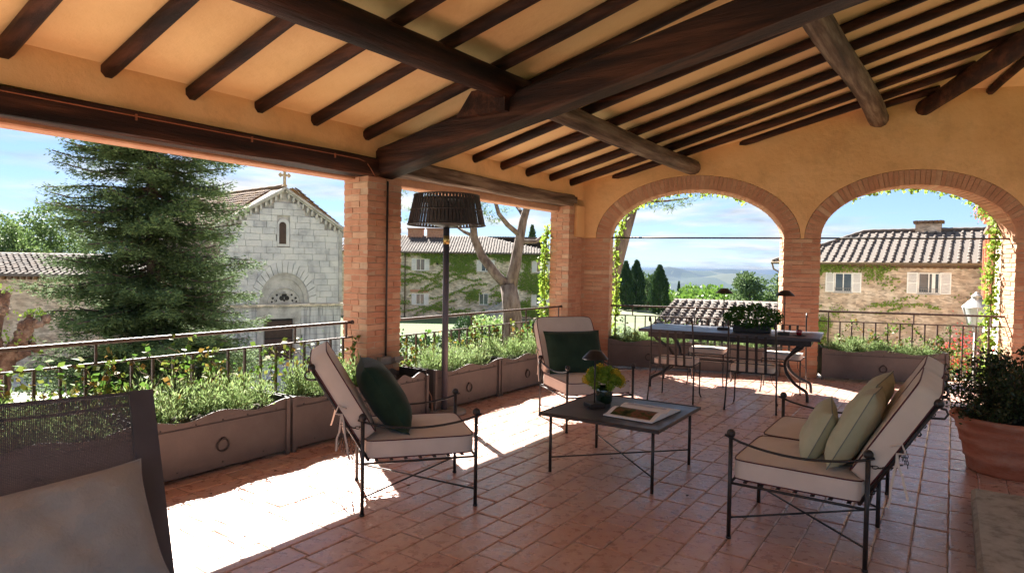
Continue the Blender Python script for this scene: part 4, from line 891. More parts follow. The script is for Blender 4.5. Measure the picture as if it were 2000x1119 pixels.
def table_lamp(label, loc, rz, h, sr, bw, grp='small black table lamps', base='square'):
    t = thing('table_lamp', label, 'table lamp', loc, rz, grp)
    MB().bevbox((0, 0, 0.018), (bw, bw, 0.036), 0.004).build('base', M['iron'], t)
    MB().tube([(0, 0, 0.03), (0, 0, h - 0.01)], 0.0065, 8).build('stem', M['iron'], t)
    b = MB().lathe([(sr, h - 0.055), (sr * 0.93, h - 0.043), (sr * 0.45, h + 0.008), (0.02, h + 0.012), (0.001, h + 0.012)], seg=28)
    b.lathe([(sr - 0.003, h - 0.058), (sr * 0.90, h - 0.048), (sr * 0.43, h), (0.001, h + 0.004)], seg=28); b.lathe([(sr, h - 0.055), (sr - 0.003, h - 0.058)], seg=28)
    b.build('shade', M['iron'], t)
    MB().ball((0, 0, h * 0.72), 0.011).build('knob', M['iron'], t); return t
table_lamp('black table lamp on the coffee table beside the flowers', (0.687, 5.201, 0.474), 0.35, 0.45, 0.105, 0.13)
vs_ = thing('flower_vase', 'dark green glass vase with yellow green flowers on the coffee table', 'flower vase', (0.790, 5.37, 0.474), 0)
gl = mat('dark_green_glass', [(0.006, 0.02, 0.008)], 0.08, 3, spec=0.8, coat=0.5)
MB().lathe([(0.001, 0.0), (0.052, 0.0), (0.060, 0.02), (0.064, 0.09), (0.060, 0.125), (0.056, 0.125), (0.058, 0.08), (0.001, 0.03)], seg=24).build('vase', gl, vs_)
rs = np.random.RandomState(4)
for i in range(24):
    th_ = math.acos(1 - (i + .5) / 24 * 1.25); a = i * 2.399; c = np.array([0.112 * math.sin(th_) * math.cos(a) * 1.15, 0.10 * math.sin(th_) * math.sin(a), 0.165 + 0.085 * math.cos(th_)]) + rs.normal(0, .006, 3)
    d = rs.normal(0, 1, (240, 3)); d /= np.linalg.norm(d, axis=1, keepdims=True); rr_ = rs.uniform(0.028, 0.038); mt_ = M['yellow'] if i % 4 == 1 else M['sedum']
    leaves('flower_head', c + d * rr_ * rs.uniform(0.8, 1, (240, 1)), d, 0.013, mt_, vs_, aspect=0.7, rs=rs)
    MB().ball(c, rr_ * 0.8, 10, 6).build('flower_core', mt_, vs_)
vs_.scale = (1.12, 1.12, 1.12)
bk = thing('open_book', 'large open picture book lying on the coffee table', 'book', (1.035, 4.985, 0.474), math.atan2(-0.239, 0.321))
pg = mat('paper_pages', [(0.74, 0.73, 0.72), (0.80, 0.79, 0.78)], 0.7, 4)
def photo_extra(t, col, mp, g): return col
pic = mat('printed_photo', [(0.02, 0.03, 0.012), (0.05, 0.07, 0.02), (0.20, 0.08, 0.05), (0.06, 0.08, 0.03)], 0.6, 11, pos=(0.36, 0.66), spec=0.1)
pic2 = mat('printed_text_page', [(0.34, 0.32, 0.36), (0.48, 0.46, 0.50)], 0.5, 30)
BW, BD = 0.40, 0.27
def page(s_):
    K = 14; b = MB(); vs = []
    for i in range(K + 1):
        f = i / K; y = s_ * BD * f; z = 0.012 + 0.030 * math.sin(math.pi * min(1, f * 1.25 + 0.0)) * (1 - f) ** 0.4 + 0.012 * (1 - f)
        if f < 0.04: z = 0.016
        for x, zz_ in ((-BW / 2, z), (BW / 2, z), (BW / 2, 0.004), (-BW / 2, 0.004)): vs.append((x, y, zz_))
    b.add(vs, [(4 * i + j, 4 * i + 4 + j, 4 * i + 4 + (j + 1) % 4, 4 * i + (j + 1) % 4) for i in range(K) for j in range(4)] + [(0, 1, 2, 3), (4 * K, 4 * K + 1, 4 * K + 2, 4 * K + 3)]); return b, [Vector(vs[4 * i]) for i in range(K + 1)]
for s_ in (-1, 1):
    b, ed = page(s_); o = b.build('page_block', pg, bk)
    vs = []; sel = ed[3:13]
    for e in sel: vs += [(-BW / 2 + 0.035, e.y, e.z + 0.0012), (BW / 2 - 0.035, e.y, e.z + 0.0012)]
    MB().add(vs, [(2 * i, 2 * i + 1, 2 * i + 3, 2 * i + 2) for i in range(len(sel) - 1)], True).build('printed_picture', pic if s_ < 0 else pic2, o)
MB().bevbox((0, 0, 0.002), (BW + 0.01, BD * 2 + 0.01, 0.004), 0.001).build('cover', M['black'], bk)

# ---- dining table and chairs
DA = math.atan2(-1.03, 1.92)
NLc = Vector((1.73, 8.70, 0)); dl = Vector((math.cos(DA), math.sin(DA), 0)); dw = Vector((-math.sin(DA), math.cos(DA), 0))
DLn, DWd, DZ = 2.23, 0.98, 0.80
dc = NLc + dl * DLn / 2 + dw * DWd / 2
dt = thing('dining_table', 'long charcoal dining table with curved iron legs under the arches', 'dining table', (dc.x, dc.y, 0), DA)
MB().bevbox((0, 0, DZ - 0.02), (DLn, DWd, 0.04), 0.005).build('table_top', M['slate'], dt)
b = MB()
for s_ in (-1, 1): b.box((0, s_ * (DWd / 2 - 0.09), DZ - 0.077), (DLn - 0.24, 0.03, 0.07)); b.box((s_ * (DLn / 2 - 0.12), 0, DZ - 0.077), (0.03, DWd - 0.21, 0.07))
b.build('apron', M['iron'], dt)
for sx in (-1, 1):
    for sy in (-1, 1):
        x0 = sx * (DLn / 2 - 0.20); y0 = sy * (DWd / 2 - 0.14)
        P = [(x0 + sx * 0.02, y0, 0.73), (x0 - sx * 0.01, y0 * .97, 0.66), (x0 - sx * 0.12, y0 * .85, 0.58), (x0 - sx * 0.20, y0 * .62, 0.47), (x0 - sx * 0.205, y0 * .52, 0.38), (x0 - sx * 0.17, y0 * .58, 0.29), (x0 - sx * 0.07, y0 * .80, 0.19), (x0 + sx * 0.04, y0 * 0.97, 0.135), (x0 + sx * 0.065, y0 * 1.0, 0.09), (x0 + sx * 0.07, y0, 0.0)]
        Pi = []
        for i in range(len(P) - 1):
            p0, p1, p2, p3 = [Vector(P[max(0, min(len(P) - 1, i + k))]) for k in (-1, 0, 1, 2)]
            for f in (0, .33, .66): Pi.append(0.5 * ((2 * p1) + (-p0 + p2) * f + (2 * p0 - 5 * p1 + 4 * p2 - p3) * f * f + (-p0 + 3 * p1 - 3 * p2 + p3) * f ** 3))
        Pi.append(Vector(P[-1])); MB().tube(Pi, [0.022 - 0.004 * i / len(Pi) for i in range(len(Pi))], 8).build('leg', M['iron'], dt)
b = MB()
for s_ in (-1, 1): b.tube([(-(DLn / 2 - 0.41), s_ * 0.19, 0.40), ((DLn / 2 - 0.41), s_ * 0.19, 0.40)], 0.012, 6); b.ball((s_ * (DLn / 2 - 0.41), 0, 0.40), 0.022); b.tube([(s_ * (DLn / 2 - 0.41), -0.19, 0.40), (s_ * (DLn / 2 - 0.41), 0.19, 0.40)], 0.012, 6)
b.build('stretcher', M['iron'], dt)
def dining_chair(label, loc, rz):
    t = thing('dining_chair', label, 'dining chair', loc, rz, 'iron dining chairs')
    w = 0.25                                                     # x forward, y across
    for s_ in (-1, 1):
        y = s_ * w * 1.08
        P = [(-0.29, y * 1.03, 0), (-0.25, y, 0.22), (-0.225, y * .98, 0.44), (-0.24, y * 0.96, 0.70), (-0.285, y * 0.93, 0.93), (-0.305, y * 0.93, 1.00), (-0.33, y * 0.93, 1.03), (-0.355, y * .93, 1.015), (-0.355, y * .93, 0.985), (-0.335, y * .93, 0.975)]
        MB().tube(P, 0.0095, 8).build('back_leg', M['iron'], t)
        P = [(0.215, s_ * 0.235, 0.44), (0.21, s_ * 0.235, 0.2), (0.215, s_ * 0.238, 0.06), (0.235, s_ * 0.245, 0.012), (0.25, s_ * 0.25, 0.006)]
        MB().tube(P, 0.0085, 8).build('front_leg', M['iron'], t)
        MB().tube([(0.21, s_ * .235, 0.30), (0.15, s_ * .2, 0.33), (0.13, s_ * .19, 0.40), (0.11, s_ * 0.2, .435)], 0.004, 5).build('bracket', M['iron'], t)
        MB().tube([(-0.235, s_ * .26, 0.30), (-0.17, s_ * .22, 0.33), (-0.15, s_ * .2, 0.40), (-0.13, s_ * 0.2, .435)], 0.004, 5).build('bracket', M['iron'], t)
    b = MB(); b.tube([(-0.225, -w, .44), (0.215, -.235, .44), (0.215, .235, .44), (-0.225, w, .44)], 0.008, 6, closed=True); b.build('seat_frame', M['iron'], t)
    bx_ = lambda z: -0.225 - 0.06 * max(0, (z - 0.5) / 0.43) ** 1.4
    for z in (0.865, 0.70, 0.545): MB().box((bx_(z), 0, z), (0.006, w * 1.92, 0.010)).build('back_rail', M['iron'], t)
    for k in range(4):
        y = -w + 2 * w * (k + 1) / 5
        p0 = Vector((bx_(0.45) - .006, y, 0.45)); p1 = Vector((bx_(0.87) - .006, y * 0.97, 0.87)); vs = []
        for f in np.linspace(0, 1, 5):
            q = p0.lerp(p1, f); q.x = bx_(q.z) - 0.006
            vs += [q + Vector((0, -.015, 0)), q + Vector((0, .015, 0)), q + Vector((-.004, .015, 0)), q + Vector((-.004, -.015, 0))]
        MB().add(vs, [(4 * i + j, 4 * i + 4 + j, 4 * i + 4 + (j + 1) % 4, 4 * i + (j + 1) % 4) for i in range(4) for j in range(4)] + [(0, 1, 2, 3), (16, 17, 18, 19)]).build('back_slat', M['iron'], t)
    padded('seat_cushion', t, 0.43, 0.47, 0.05, M['cream'], M['cream'], (0.0, 0, 0.478), (0, 0, 0)); return t
RZ = DA + math.pi / 2
dch = dining_chair('near left iron dining chair with its back to the camera', (2.07, 7.965, 0), RZ - 0.02)
copy_tree(dch, 'near right iron dining chair with its back to the camera', (2.845, 7.475, 0), RZ + 0.02)
copy_tree(dch, 'far left iron dining chair facing the camera across the table', (2.80, 9.07, 0), RZ + math.pi + 0.03)
copy_tree(dch, 'far right iron dining chair in front of the brick pier', (3.66, 8.60, 0), RZ + math.pi - 0.02)
def on_table(a, c): p = NLc + dl * a + dw * c; return (p.x, p.y, DZ)
table_lamp('black table lamp on the dining table left of the herb box', on_table(1.02, 0.52), DA, 0.55, 0.115, 0.14)
table_lamp('black table lamp on the dining table right of the herb box', on_table(1.80, 0.30), DA, 0.55, 0.115, 0.14)
hb = thing('herb_box', 'bushy parsley in a black trough on the dining table', 'plant trough', on_table(1.40, 0.42), DA)
MB().bevbox((0, 0, 0.045), (0.46, 0.16, 0.09), 0.008).build('trough', M['black'], hb)
rs = np.random.RandomState(8); P = rs.normal(0, 1, (2600, 3)); P /= np.linalg.norm(P, axis=1, keepdims=True); P = P * rs.uniform(.55, 1, (2600, 1)) ** .5 * np.array([0.37, 0.19, 0.16]) + np.array([0, 0, 0.19]); P[:, 2] += 0.012 * np.sin(P[:, 0] * 22)
o = leaves('foliage', P, P - np.array([0, 0, .05]), 0.036, M['parsley'], hb, aspect=0.9, rs=rs); o['kind'] = 'stuff'
dsh = thing('candle_dish', 'small red glass on a plate near the right end of the dining table', 'candle glass', on_table(1.98, 0.26), 0)
redg = mat('red_glass', [(0.25, 0.01, 0.015)], 0.15, 5, coat=0.5)
MB().lathe([(0.001, 0.004), (0.075, 0.004), (0.085, 0.012), (0.075, 0.009), (0.001, 0.008)], seg=24).build('plate', M['iron'], dsh)
MB().lathe([(0.001, 0.01), (0.026, 0.01), (0.036, 0.03), (0.036, 0.06), (0.030, 0.075), (0.027, 0.075), (0.032, 0.055), (0.02, 0.02), (0.001, 0.018)], seg=20).build('glass', redg, dsh)

# ---- floor heater lamp with rattan shade
lp = thing('floor_lamp', 'tall black floor lamp with slatted rattan shade by the pillar', 'floor lamp', (-0.72, 6.97, 0), 0)
MB().tube([(0, 0, 0), (0, 0, 2.02)], 0.034, 14).build('pole', M['chframe'], lp)
MB().tube([(0, 0, 1.84), (0, 0, 1.93)], 0.036, 14).build('collar', M['brass'], lp)
MB().lathe([(0.001, 0.0), (0.24, 0.0), (0.24, 0.028), (0.05, 0.04), (0.001, 0.04)], (0.0, 0, 0), 32).build('base_plate', M['grey'], lp)
for k in range(64):
    a = 2 * math.pi * k / 64; w_ = 0.0155 if rnd.random() > .12 else 0.010; r0, r1 = 0.420, 0.352; z0, z1 = 2.045, 2.36
    c, s_ = math.cos(a), math.sin(a); tx = Vector((-s_, c, 0)) * w_; b = MB()
    q0 = Vector((c * r0, s_ * r0, z0 + rnd.uniform(-.004, .004))); q1 = Vector((c * r1, s_ * r1, z1)); inn = Vector((c, s_, 0)) * 0.007
    b.add([q0 - tx, q0 + tx, q1 + tx * .85, q1 - tx * .85, q0 - tx - inn, q0 + tx - inn, q1 + tx * .85 - inn, q1 - tx * .85 - inn], [(0, 1, 2, 3), (7, 6, 5, 4), (0, 4, 5, 1), (1, 5, 6, 2), (2, 6, 7, 3), (3, 7, 4, 0)])
    b.build('shade_slat', M['rattan'], lp)
b = MB()
for r, z in ((0.420, 2.045), (0.352, 2.36), (0.386, 2.20)): b.tube([(r * math.cos(a), r * math.sin(a), z) for a in np.linspace(0, 2 * math.pi, 41)[:-1]], 0.008, 6, closed=True)
b.build('shade_rings', M['rattan'], lp)
MB().lathe([(0.30, 2.30), (0.30, 2.33), (0.001, 2.345)], seg=32).build('heater_disc', M['black'], lp)
MB().lathe([(0.05, 2.02), (0.22, 2.06), (0.22, 2.10), (0.05, 2.30)], seg=28).build('heater_core', M['black'], lp)
# ---- pillar services
cb = thing('control_box', 'grey electric control box with cable low on the brick pillar', 'control box', F(4.93, 5.03, 0), FA)
MB().tube([(0.0, 0.0, 0.62), (0.0, -0.004, 2.5)], 0.011, 8).build('conduit', M['boxd'], cb)
MB().bevbox((-0.05, -0.03, 0.58), (0.15, 0.07, 0.085), 0.008).build('socket_box', M['grey'], cb)
MB().bevbox((0.10, -0.06, 0.575), (0.14, 0.10, 0.05), 0.008, (R(-25), 0, 0)).build('keypad', M['grey'], cb)
MB().box((0.10, -0.084, 0.597), (0.07, 0.004, 0.03), (R(-25), 0, 0)).build('display', M['black'], cb)
MB().tube([(0.14, -0.05, 0.55), (0.22, -0.06, 0.5), (0.24, -0.3, 0.4), (0.23, -0.46, 0.2), (0.2, -0.5, 0.02), (0.34, -0.62, 0.015), (0.5, -0.4, 0.015), (0.6, -0.55, 0.015)], 0.006, 6).build('cable', mat('orange_cable', [(0.22, 0.10, 0.06)], 0.6, 5), cb)
cp_ = thing('copper_pipe', 'thin copper pipe clipped along the left lintel to the pillar', 'pipe', (0, 0, 0), FA)
P = [(-3.2, 5.0, 2.655), (4.50, 5.0, 2.675), (4.62, 5.02, 2.66), (4.66, 5.0, 2.60), (4.72, 5.0, 2.53), (4.9, 5.02, 2.52)]
MB().tube(P, 0.0045, 6).build('tube', M['copper'], cp_)
for s_ in (0.6, 1.5, 2.35, 3.3, 4.2): MB().box((s_, 5.006, 2.664), (0.012, 0.016, 0.045)).build('clip', M['copper'], cp_)

# ---- terracotta pot with shrub
pt_ = thing('potted_shrub', 'dark leafy shrub in a ribbed terracotta pot at the right edge', 'potted shrub', (4.06, 5.18, 0), 0)
pt_.scale = (0.96, 0.96, 0.97)
pr = [(0.001, 0.0), (0.285, 0.0), (0.29, 0.02), (0.30, 0.10), (0.318, 0.115), (0.316, 0.135), (0.33, 0.22), (0.348, 0.235), (0.346, 0.252), (0.362, 0.33), (0.378, 0.345), (0.376, 0.36), (0.385, 0.40), (0.42, 0.425), (0.425, 0.455), (0.405, 0.47), (0.375, 0.465), (0.36, 0.40), (0.001, 0.40)]
MB().lathe(pr, seg=44).build('pot', M['terra'], pt_)
MB().lathe([(0.001, 0.43), (0.36, 0.42)], seg=30).build('soil', M['soil'], pt_)
b = MB(); P = []; Dn = []; rs = np.random.RandomState(21)
for i in range(130):
    a = rs.uniform(0, 6.28); e = rs.uniform(0.15, 1.5); d = np.array([math.cos(a) * math.cos(e), math.sin(a) * math.cos(e), math.sin(e)]); L_ = rs.uniform(0.34, 0.52); path = []
    q = np.array([rs.normal(0, .05), rs.normal(0, .05), 0.42])
    for k in range(7):
        path.append(tuple(q)); q = q + d * L_ / 6 + rs.normal(0, .008, 3)
        if k >= 1:
            for _ in range(17): P.append(q + rs.normal(0, .026, 3)); Dn.append(d + rs.normal(0, .7, 3))
    b.tube(path, 0.0035, 4, caps=False)
b.build('branches', M['bark_d'], pt_); o = leaves('foliage', P, Dn, 0.036, M['shrub'], pt_, aspect=0.62, rs=rs); o['kind'] = 'stuff'

# ---- dry leaves on the floor
lf = mat('dry_leaf', [(0.06, 0.03, 0.015), (0.12, 0.07, 0.03)], 0.8, 20)
LEAFL = ['tiny dry leaf in the sun patch left of the cream armchair', 'tiny dry leaf in the sun patch nearest the mesh armchair', 'dry leaf in the shade strip before the ringed planter', 'second dry leaf in the shade strip, nearer the mesh armchair',
 'dry leaf on the sunlit floor in front of the lamp pole', 'tiny dry leaf at the back foot of the cream armchair', 'small dry leaf on the sunny floor beyond the cream armchair', 'tiny dry leaf on the shaded floor under the coffee table',
 'tiny dry leaf between the coffee table and the dining chairs', 'tiny dry leaf on the shaded floor before the coffee table', 'tiny dry leaf at the near shadow edge of the sun patch']
rs = np.random.RandomState(5)
for i, (s_, n1) in enumerate([(2.9, 3.55), (2.2, 3.4), (3.0, 4.25), (2.45, 4.2), (5.3, 3.9), (3.4, 3.2), (5.8, 3.5), (4.9, 2.3), (6.5, 1.2), (4.4, 1.5), (2.0, 3.15)]):
    o = MB().add([(0, 0, .004), (.016, .012, .01), (.04, 0, .006), (.017, -.012, .012)], [(0, 1, 2, 3)]).build('fallen_leaf', lf); p = F(s_, n1); o.location = (p.x, p.y, 0.002); o.rotation_euler = (0, 0, rs.uniform(0, 6))
    tag(o, LEAFL[i], 'leaf', 'dry leaves on the floor')

# ================================================================== OUTSIDE: BUILDINGS
def coppi(width, slope_len, pitch=0.22, tl=0.36, sd=0, clip=None):
    """Roman tiles in the plane x = across, y = up the slope; returns template and transforms"""
    seg = 4; TV = []
    for y, r in ((0, 0.085), (tl, 0.065)):
        for k in range(seg + 1): a = math.pi * k / seg; TV.append((r * math.cos(a), y, r * 0.85 * math.sin(a) + (0.035 if y == 0 else 0.0)))
    TQ = [(k, k + 1, seg + 2 + k, seg + 1 + k) for k in range(seg)]
    rs = np.random.RandomState(sd); Tr = []
    nx = int(width / pitch); ny = int(slope_len / (tl * 0.82))
    for i in range(nx):
        for j in range(ny):
            x = (i + .5) * pitch; y = j * tl * 0.82
            if clip and not clip(x, y + tl * .5): continue
            Tr.append((x + rs.normal(0, .008), y + rs.normal(0, .01), rs.normal(0, .006)))
    return np.array(TV), np.array(TQ), np.array(Tr), rs
def tiled_slope(name, parent, O, ex, ey, width, slope_len, m, pitch=0.22, tl=0.36, sd=0, clip=None, as_parts=False, base=None, corners=None):
    """O origin (eave corner), ex unit along the eave, ey unit up the slope"""
    ex = Vector(ex).normalized(); ey = Vector(ey).normalized(); ez = ex.cross(ey); ez = -ez if ez.z < 0 else ez; Mx = Matrix((ex, ey, ez)).transposed()
    cs = corners or [(0, 0), (width, 0), (width, slope_len), (0, slope_len)]
    b = MB(); vs = [Vector(O) + ex * x + ey * y for x, y in cs]; n = len(cs)
    b.add(vs + [v - Vector((0, 0, 0.12)) for v in vs], [tuple(range(n)), tuple(range(2 * n - 1, n - 1, -1))] + [(i, n + i, n + (i + 1) % n, (i + 1) % n) for i in range(n)])
    r = b.build(name, m, parent)
    TV, TQ, Tr, rs = coppi(width, slope_len, pitch, tl, sd, clip)
    if as_parts:
        me = MB().add([tuple(v) for v in TV], [tuple(q) for q in TQ], True).mesh('roof_tile', M['rtile_o']); rot = Mx.to_euler()
        for k, tr in enumerate(Tr[:300]):
            p = Vector(O) + Mx @ Vector(tr); put('roof_tile', me, r, p, (rot.x, rot.y, rot.z + rs.normal(0, .02)))
        Tr = Tr[300:]
        if not len(Tr): return r
    A = np.array(Mx); V_ = TV[None] + Tr[:, None]; V_ = V_.reshape(-1, 3) @ A.T + np.array(O)
    Q_ = (TQ[None] + (np.arange(len(Tr)) * len(TV))[:, None, None]).reshape(-1, 4)
    o = fast('roof_tiles', V_, Q_, m, r, True); o['kind'] = 'stuff'; return r
def wallbox(name, parent, x0, x1, y0, y1, z0, z1, m): return MB().box(((x0 + x1) / 2, (y0 + y1) / 2, (z0 + z1) / 2), (x1 - x0, y1 - y0, z1 - z0)).build(name, m, parent)
sh = {}
def shutter_mesh(w, h, m):
    key = (round(w, 2), round(h, 2), m.name)
    if key in sh: return sh[key]
    b = MB(); fw_ = 0.06
    b.box((-w / 2 + fw_ / 2, 0, 0), (fw_, 0.04, h)); b.box((w / 2 - fw_ / 2, 0, 0), (fw_, 0.04, h))
    for z in (-h / 2 + fw_ / 2, 0, h / 2 - fw_ / 2): b.box((0, 0, z), (w - 2 * fw_, 0.038, fw_))
    k = 15
    for i in range(k):
        z = -h / 2 + h * (i + 0.5) / k
        b.box((0, 0, z), (w - 2 * fw_, 0.012, h / k * 0.92), (R(-30), 0, 0))
    sh[key] = b.mesh('shutter', m); return sh[key]
def window(parent, x, z, w, h, shut=True, m=None, grille=False, curtain=False, y=0.0):
    """x, z = centre; the wall face at y, looking to -y"""
    m = m or M['white']
    b = MB(); f = 0.05
    b.box((x, y + 0.02, z + h / 2 - f / 2), (w, 0.06, f)); b.box((x, y + 0.02, z - h / 2 + f / 2), (w, 0.06, f))
    for xx in (x - w / 2 + f / 2, x + w / 2 - f / 2, x): b.box((xx, y + 0.022, z), (f, 0.056, h - 2 * f))
    if not curtain: b.box((x, y + 0.02, z), (w - 2 * f, 0.03, 0.025)); b.box((x, y + 0.02, z - h / 4), (w - 2 * f, 0.03, 0.02)); b.box((x, y + 0.02, z + h / 4), (w - 2 * f, 0.03, 0.02))
    fr = b.build('window', m, parent)
    MB().box((x, y + 0.005, z), (w - 0.01, 0.02, h - 0.01)).build('pane', M['glassy'], fr)
    if curtain: MB().box((x + w * .22, y - 0.008, z), (w * 0.16, 0.006, h - 0.1)).build('curtain', M['white'], fr)
    MB().box((x, y - 0.03, z - h / 2 - 0.04), (w + 0.12, 0.12, 0.06)).build('sill', M['marble2'], fr)
    if grille:
        g = MB()
        for k in range(9): g.box((x - w / 2 + w * (k + .5) / 9, y - 0.06, z - h / 2 + 0.12), (0.014, 0.014, 0.22))
        g.box((x, y - 0.06, z - h / 2 + 0.23), (w, 0.016, 0.016)); g.build('grille', M['grey'], fr)
    if shut:
        me = shutter_mesh(w * 0.52, h * 1.04, m)
        for s_ in (-1, 1): put('shutter', me, fr, (x + s_ * (w / 2 + w * 0.27), y - 0.035, z), (0, 0, s_ * 0.05))
    return fr

# ---- chapel
CH = thing('chapel', 'small pale stone chapel with gabled front and stone cross', 'chapel', (-13.84, 30.4, -3.25), R(35))
CW = 5.87; G = -3.25
def cz(z): return z - G
E0, RZ_ = cz(3.47), cz(5.33); SC_ = cz(-0.49)
nav = Vector((math.sin(R(-50)), math.cos(R(-50)), 0)); ca_, sa_ = math.cos(-R(35)), math.sin(-R(35)); navl = Vector((nav.x * ca_ - nav.y * sa_, nav.x * sa_ + nav.y * ca_, 0)) * 11
b = MB(); pf = [(0.02, 0), (CW - 0.02, 0), (CW - 0.02, E0 - 0.05), (CW / 2, RZ_ - 0.05), (0.02, E0 - 0.05)]
vs = [(x, 0.06, z) for x, z in pf] + [(x + navl.x, 0.06 + navl.y, z) for x, z in pf]; n = 5
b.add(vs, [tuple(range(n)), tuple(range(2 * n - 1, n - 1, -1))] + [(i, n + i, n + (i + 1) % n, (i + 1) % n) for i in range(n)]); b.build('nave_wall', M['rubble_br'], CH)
smv = []
for k in range(5):
    rr = random.Random(k + 90); bb = MB().bevbox((0, 0, 0), (1, 1, 1), 0.03); bb.v = [tuple(c + rr.uniform(-.006, .006) for c in v) for v in bb.v]; smv.append(bb)
sm_up = [q.mesh('stone_block', M['marble']) for q in smv]; sm_lo = [q.mesh('stone_block', M['marble3']) for q in smv]
PCX, PR, PH = 2.97, 1.60, 2.10                                    # portal arch
def top_at(x): return E0 + (RZ_ - E0) * (1 - abs(x - CW / 2) / (CW / 2)) - 0.42
z = 0.0; rr_ = 0; cnt = 0
while z < RZ_ - 0.6:
    hh = 0.315; zc = z + hh / 2; x = -0.0 - (0.3 if rr_ % 2 else 0)
    while x < CW:
        L_ = 0.62 * rnd.uniform(.8, 1.25); seg_ = [(max(0.0, x), min(CW, x + L_))]
        holes = []
        if SC_ - 0.05 < zc < SC_ + PH: q_ = PR * max(0, 1 - ((zc - SC_) / PH) ** 2.1) ** 0.55 + .02; holes.append((PCX - q_, PCX + q_))
        if zc < SC_ + 0.1: holes.append((1.64, 3.79))
        if cz(2.47) - .1 < zc < cz(3.84) + .05: holes.append((2.59, 3.21))
        for a_, b_ in holes:
            new = []
            for u_, v_ in seg_:
                if v_ <= a_ or u_ >= b_: new.append((u_, v_)); continue
                if u_ < a_: new.append((u_, a_))
                if v_ > b_: new.append((b_, v_))
            seg_ = new
        for xa, xb_ in seg_:
            xm_ = (xa + xb_) / 2
            if xb_ - xa < 0.07 or zc > top_at(xm_): continue
            put('stone_block', rnd.choice(sm_up if zc > SC_ else sm_lo), CH, (xm_, rnd.uniform(-.006, .006), zc), (0, 0, 0), (xb_ - xa - 0.012, 0.16, hh - 0.012))
        x += L_
    z += hh; rr_ += 1
# backing slabs so that no gap shows round the openings
b = MB(); b.add([(0.0, 0.04, 0), (CW, 0.04, 0), (CW, 0.04, E0 - .05), (CW / 2, 0.04, RZ_ - .05), (0, 0.04, E0 - .05)], [(0, 1, 2, 3, 4)]); b.build('front_backing', M['marble2'], CH)
# string course
MB().bevbox((CW / 2, -0.10, SC_ + 0.02), (CW + 0.3, 0.20, 0.13), 0.03).build('string_course', M['rubble'], CH)
b = MB()
for i in range(52): b.box((0.05 + CW * i / 52, -0.10, SC_ - 0.085), (0.06, 0.05, 0.07))
b.build('dentils', M['marble2'], CH)
# portal: voussoirs, inner recess, lunette with tracery, lintel, door
def parc(r, h, t): return PCX + r * math.cos(t), SC_ + 0.09 + h * (max(0.0, math.sin(t)) ** 0.92)
for i in range(17):
    t0, t1 = math.pi * i / 17 + .008, math.pi * (i + 1) / 17 - .008; vs = []
    for y in (-0.13, 0.03):
        for t_, r, h in ((t0, PR, PH), (t1, PR, PH), (t1, 1.22, 1.56), (t0, 1.22, 1.56)): xx, zz_ = parc(r, h, t_); vs.append((xx, y, zz_))
    MB().add(vs, [(0, 1, 2, 3), (7, 6, 5, 4), (0, 4, 5, 1), (1, 5, 6, 2), (2, 6, 7, 3), (3, 7, 4, 0)]).build('arch_stone', M['marble'], CH)
for r0, h0, r1, h1, y in ((1.22, 1.56, 0.98, 1.25, -0.05), ):
    K = 26; vs = []
    for i in range(K + 1):
        t_ = math.pi * i / K
        for r, h, yy in ((r0, h0, y), (r1, h1, y), (r1, h1, 0.035), (r0, h0, 0.035)): xx, zz_ = parc(r, h, t_); vs.append((xx, yy, zz_))
    MB().add(vs, [(4 * i + j, 4 * i + 4 + j, 4 * i + 4 + (j + 1) % 4, 4 * i + (j + 1) % 4) for i in range(K) for j in range(4)]).build('inner_arch', M['marble2'], CH)
b = MB(); lun = [parc(0.98, 1.25, math.pi * i / 20) for i in range(21)]
b.add([(x, 0.0, z) for x, z in lun], [tuple(range(21))]); b.build('lunette', M['marble2'], CH)
b = MB()
for (dx_, dz_, r) in ((0, 0.42, 0.13), (-0.13, 0.24, 0.12), (0.13, 0.24, 0.12), (-0.42, 0.12, 0.07), (0.42, 0.12, 0.07), (-0.56, 0.24, 0.06), (0.56, 0.24, 0.06), (-0.36, 0.40, 0.06), (0.36, 0.40, 0.06), (-0.60, 0.06, 0.05), (0.6, 0.06, .05), (0, .13, .06)):
    K = 12; b.add([(PCX + dx_ + r * math.cos(2 * math.pi * k / K), -0.008, SC_ + 0.13 + dz_ + r * math.sin(2 * math.pi * k / K)) for k in range(K)], [tuple(range(K))])
b.build('tracery_openings', M['dark'], CH)
b = MB(); P = [(PCX + 0.80 * math.cos(t_), -0.02, SC_ + 0.10 + 0.78 * math.sin(t_)) for t_ in np.linspace(0, math.pi, 18)]; b.tube(P, 0.03, 6)
P = [(PCX + 0.47 * math.cos(t_), -0.02, SC_ + 0.10 + 0.52 * math.sin(t_)) for t_ in np.linspace(0, math.pi, 14)]; b.tube(P, 0.022, 6); b.build('tracery_rib', M['marble2'], CH)
dx0, dx1, dzt = 1.957, 3.473, cz(-1.14)
wallbox('door_jamb', CH, dx0 - 0.30, dx0, -0.07, 0.05, 0, dzt, M['marble2']); wallbox('door_jamb', CH, dx1, dx1 + 0.30, -0.07, 0.05, 0, dzt, M['marble2'])
wallbox('door_lintel', CH, dx0 - 0.32, dx1 + 0.32, -0.09, 0.05, dzt + .002, SC_ - 0.05, M['marble2'])
dr = wallbox('doorway', CH, dx0, dx1, 0.015, 0.03, 0.0, dzt, M['dark'])
wallbox('door_leaf', dr, dx0 + 0.02, dx1 - 0.02, -0.01, 0.012, 0.0, dzt * 0.52, M['doorw']); wallbox('curtain', dr, dx0 + 0.1, dx1 - 0.1, -0.005, 0.010, dzt * .55, dzt - .12, M['curt'])
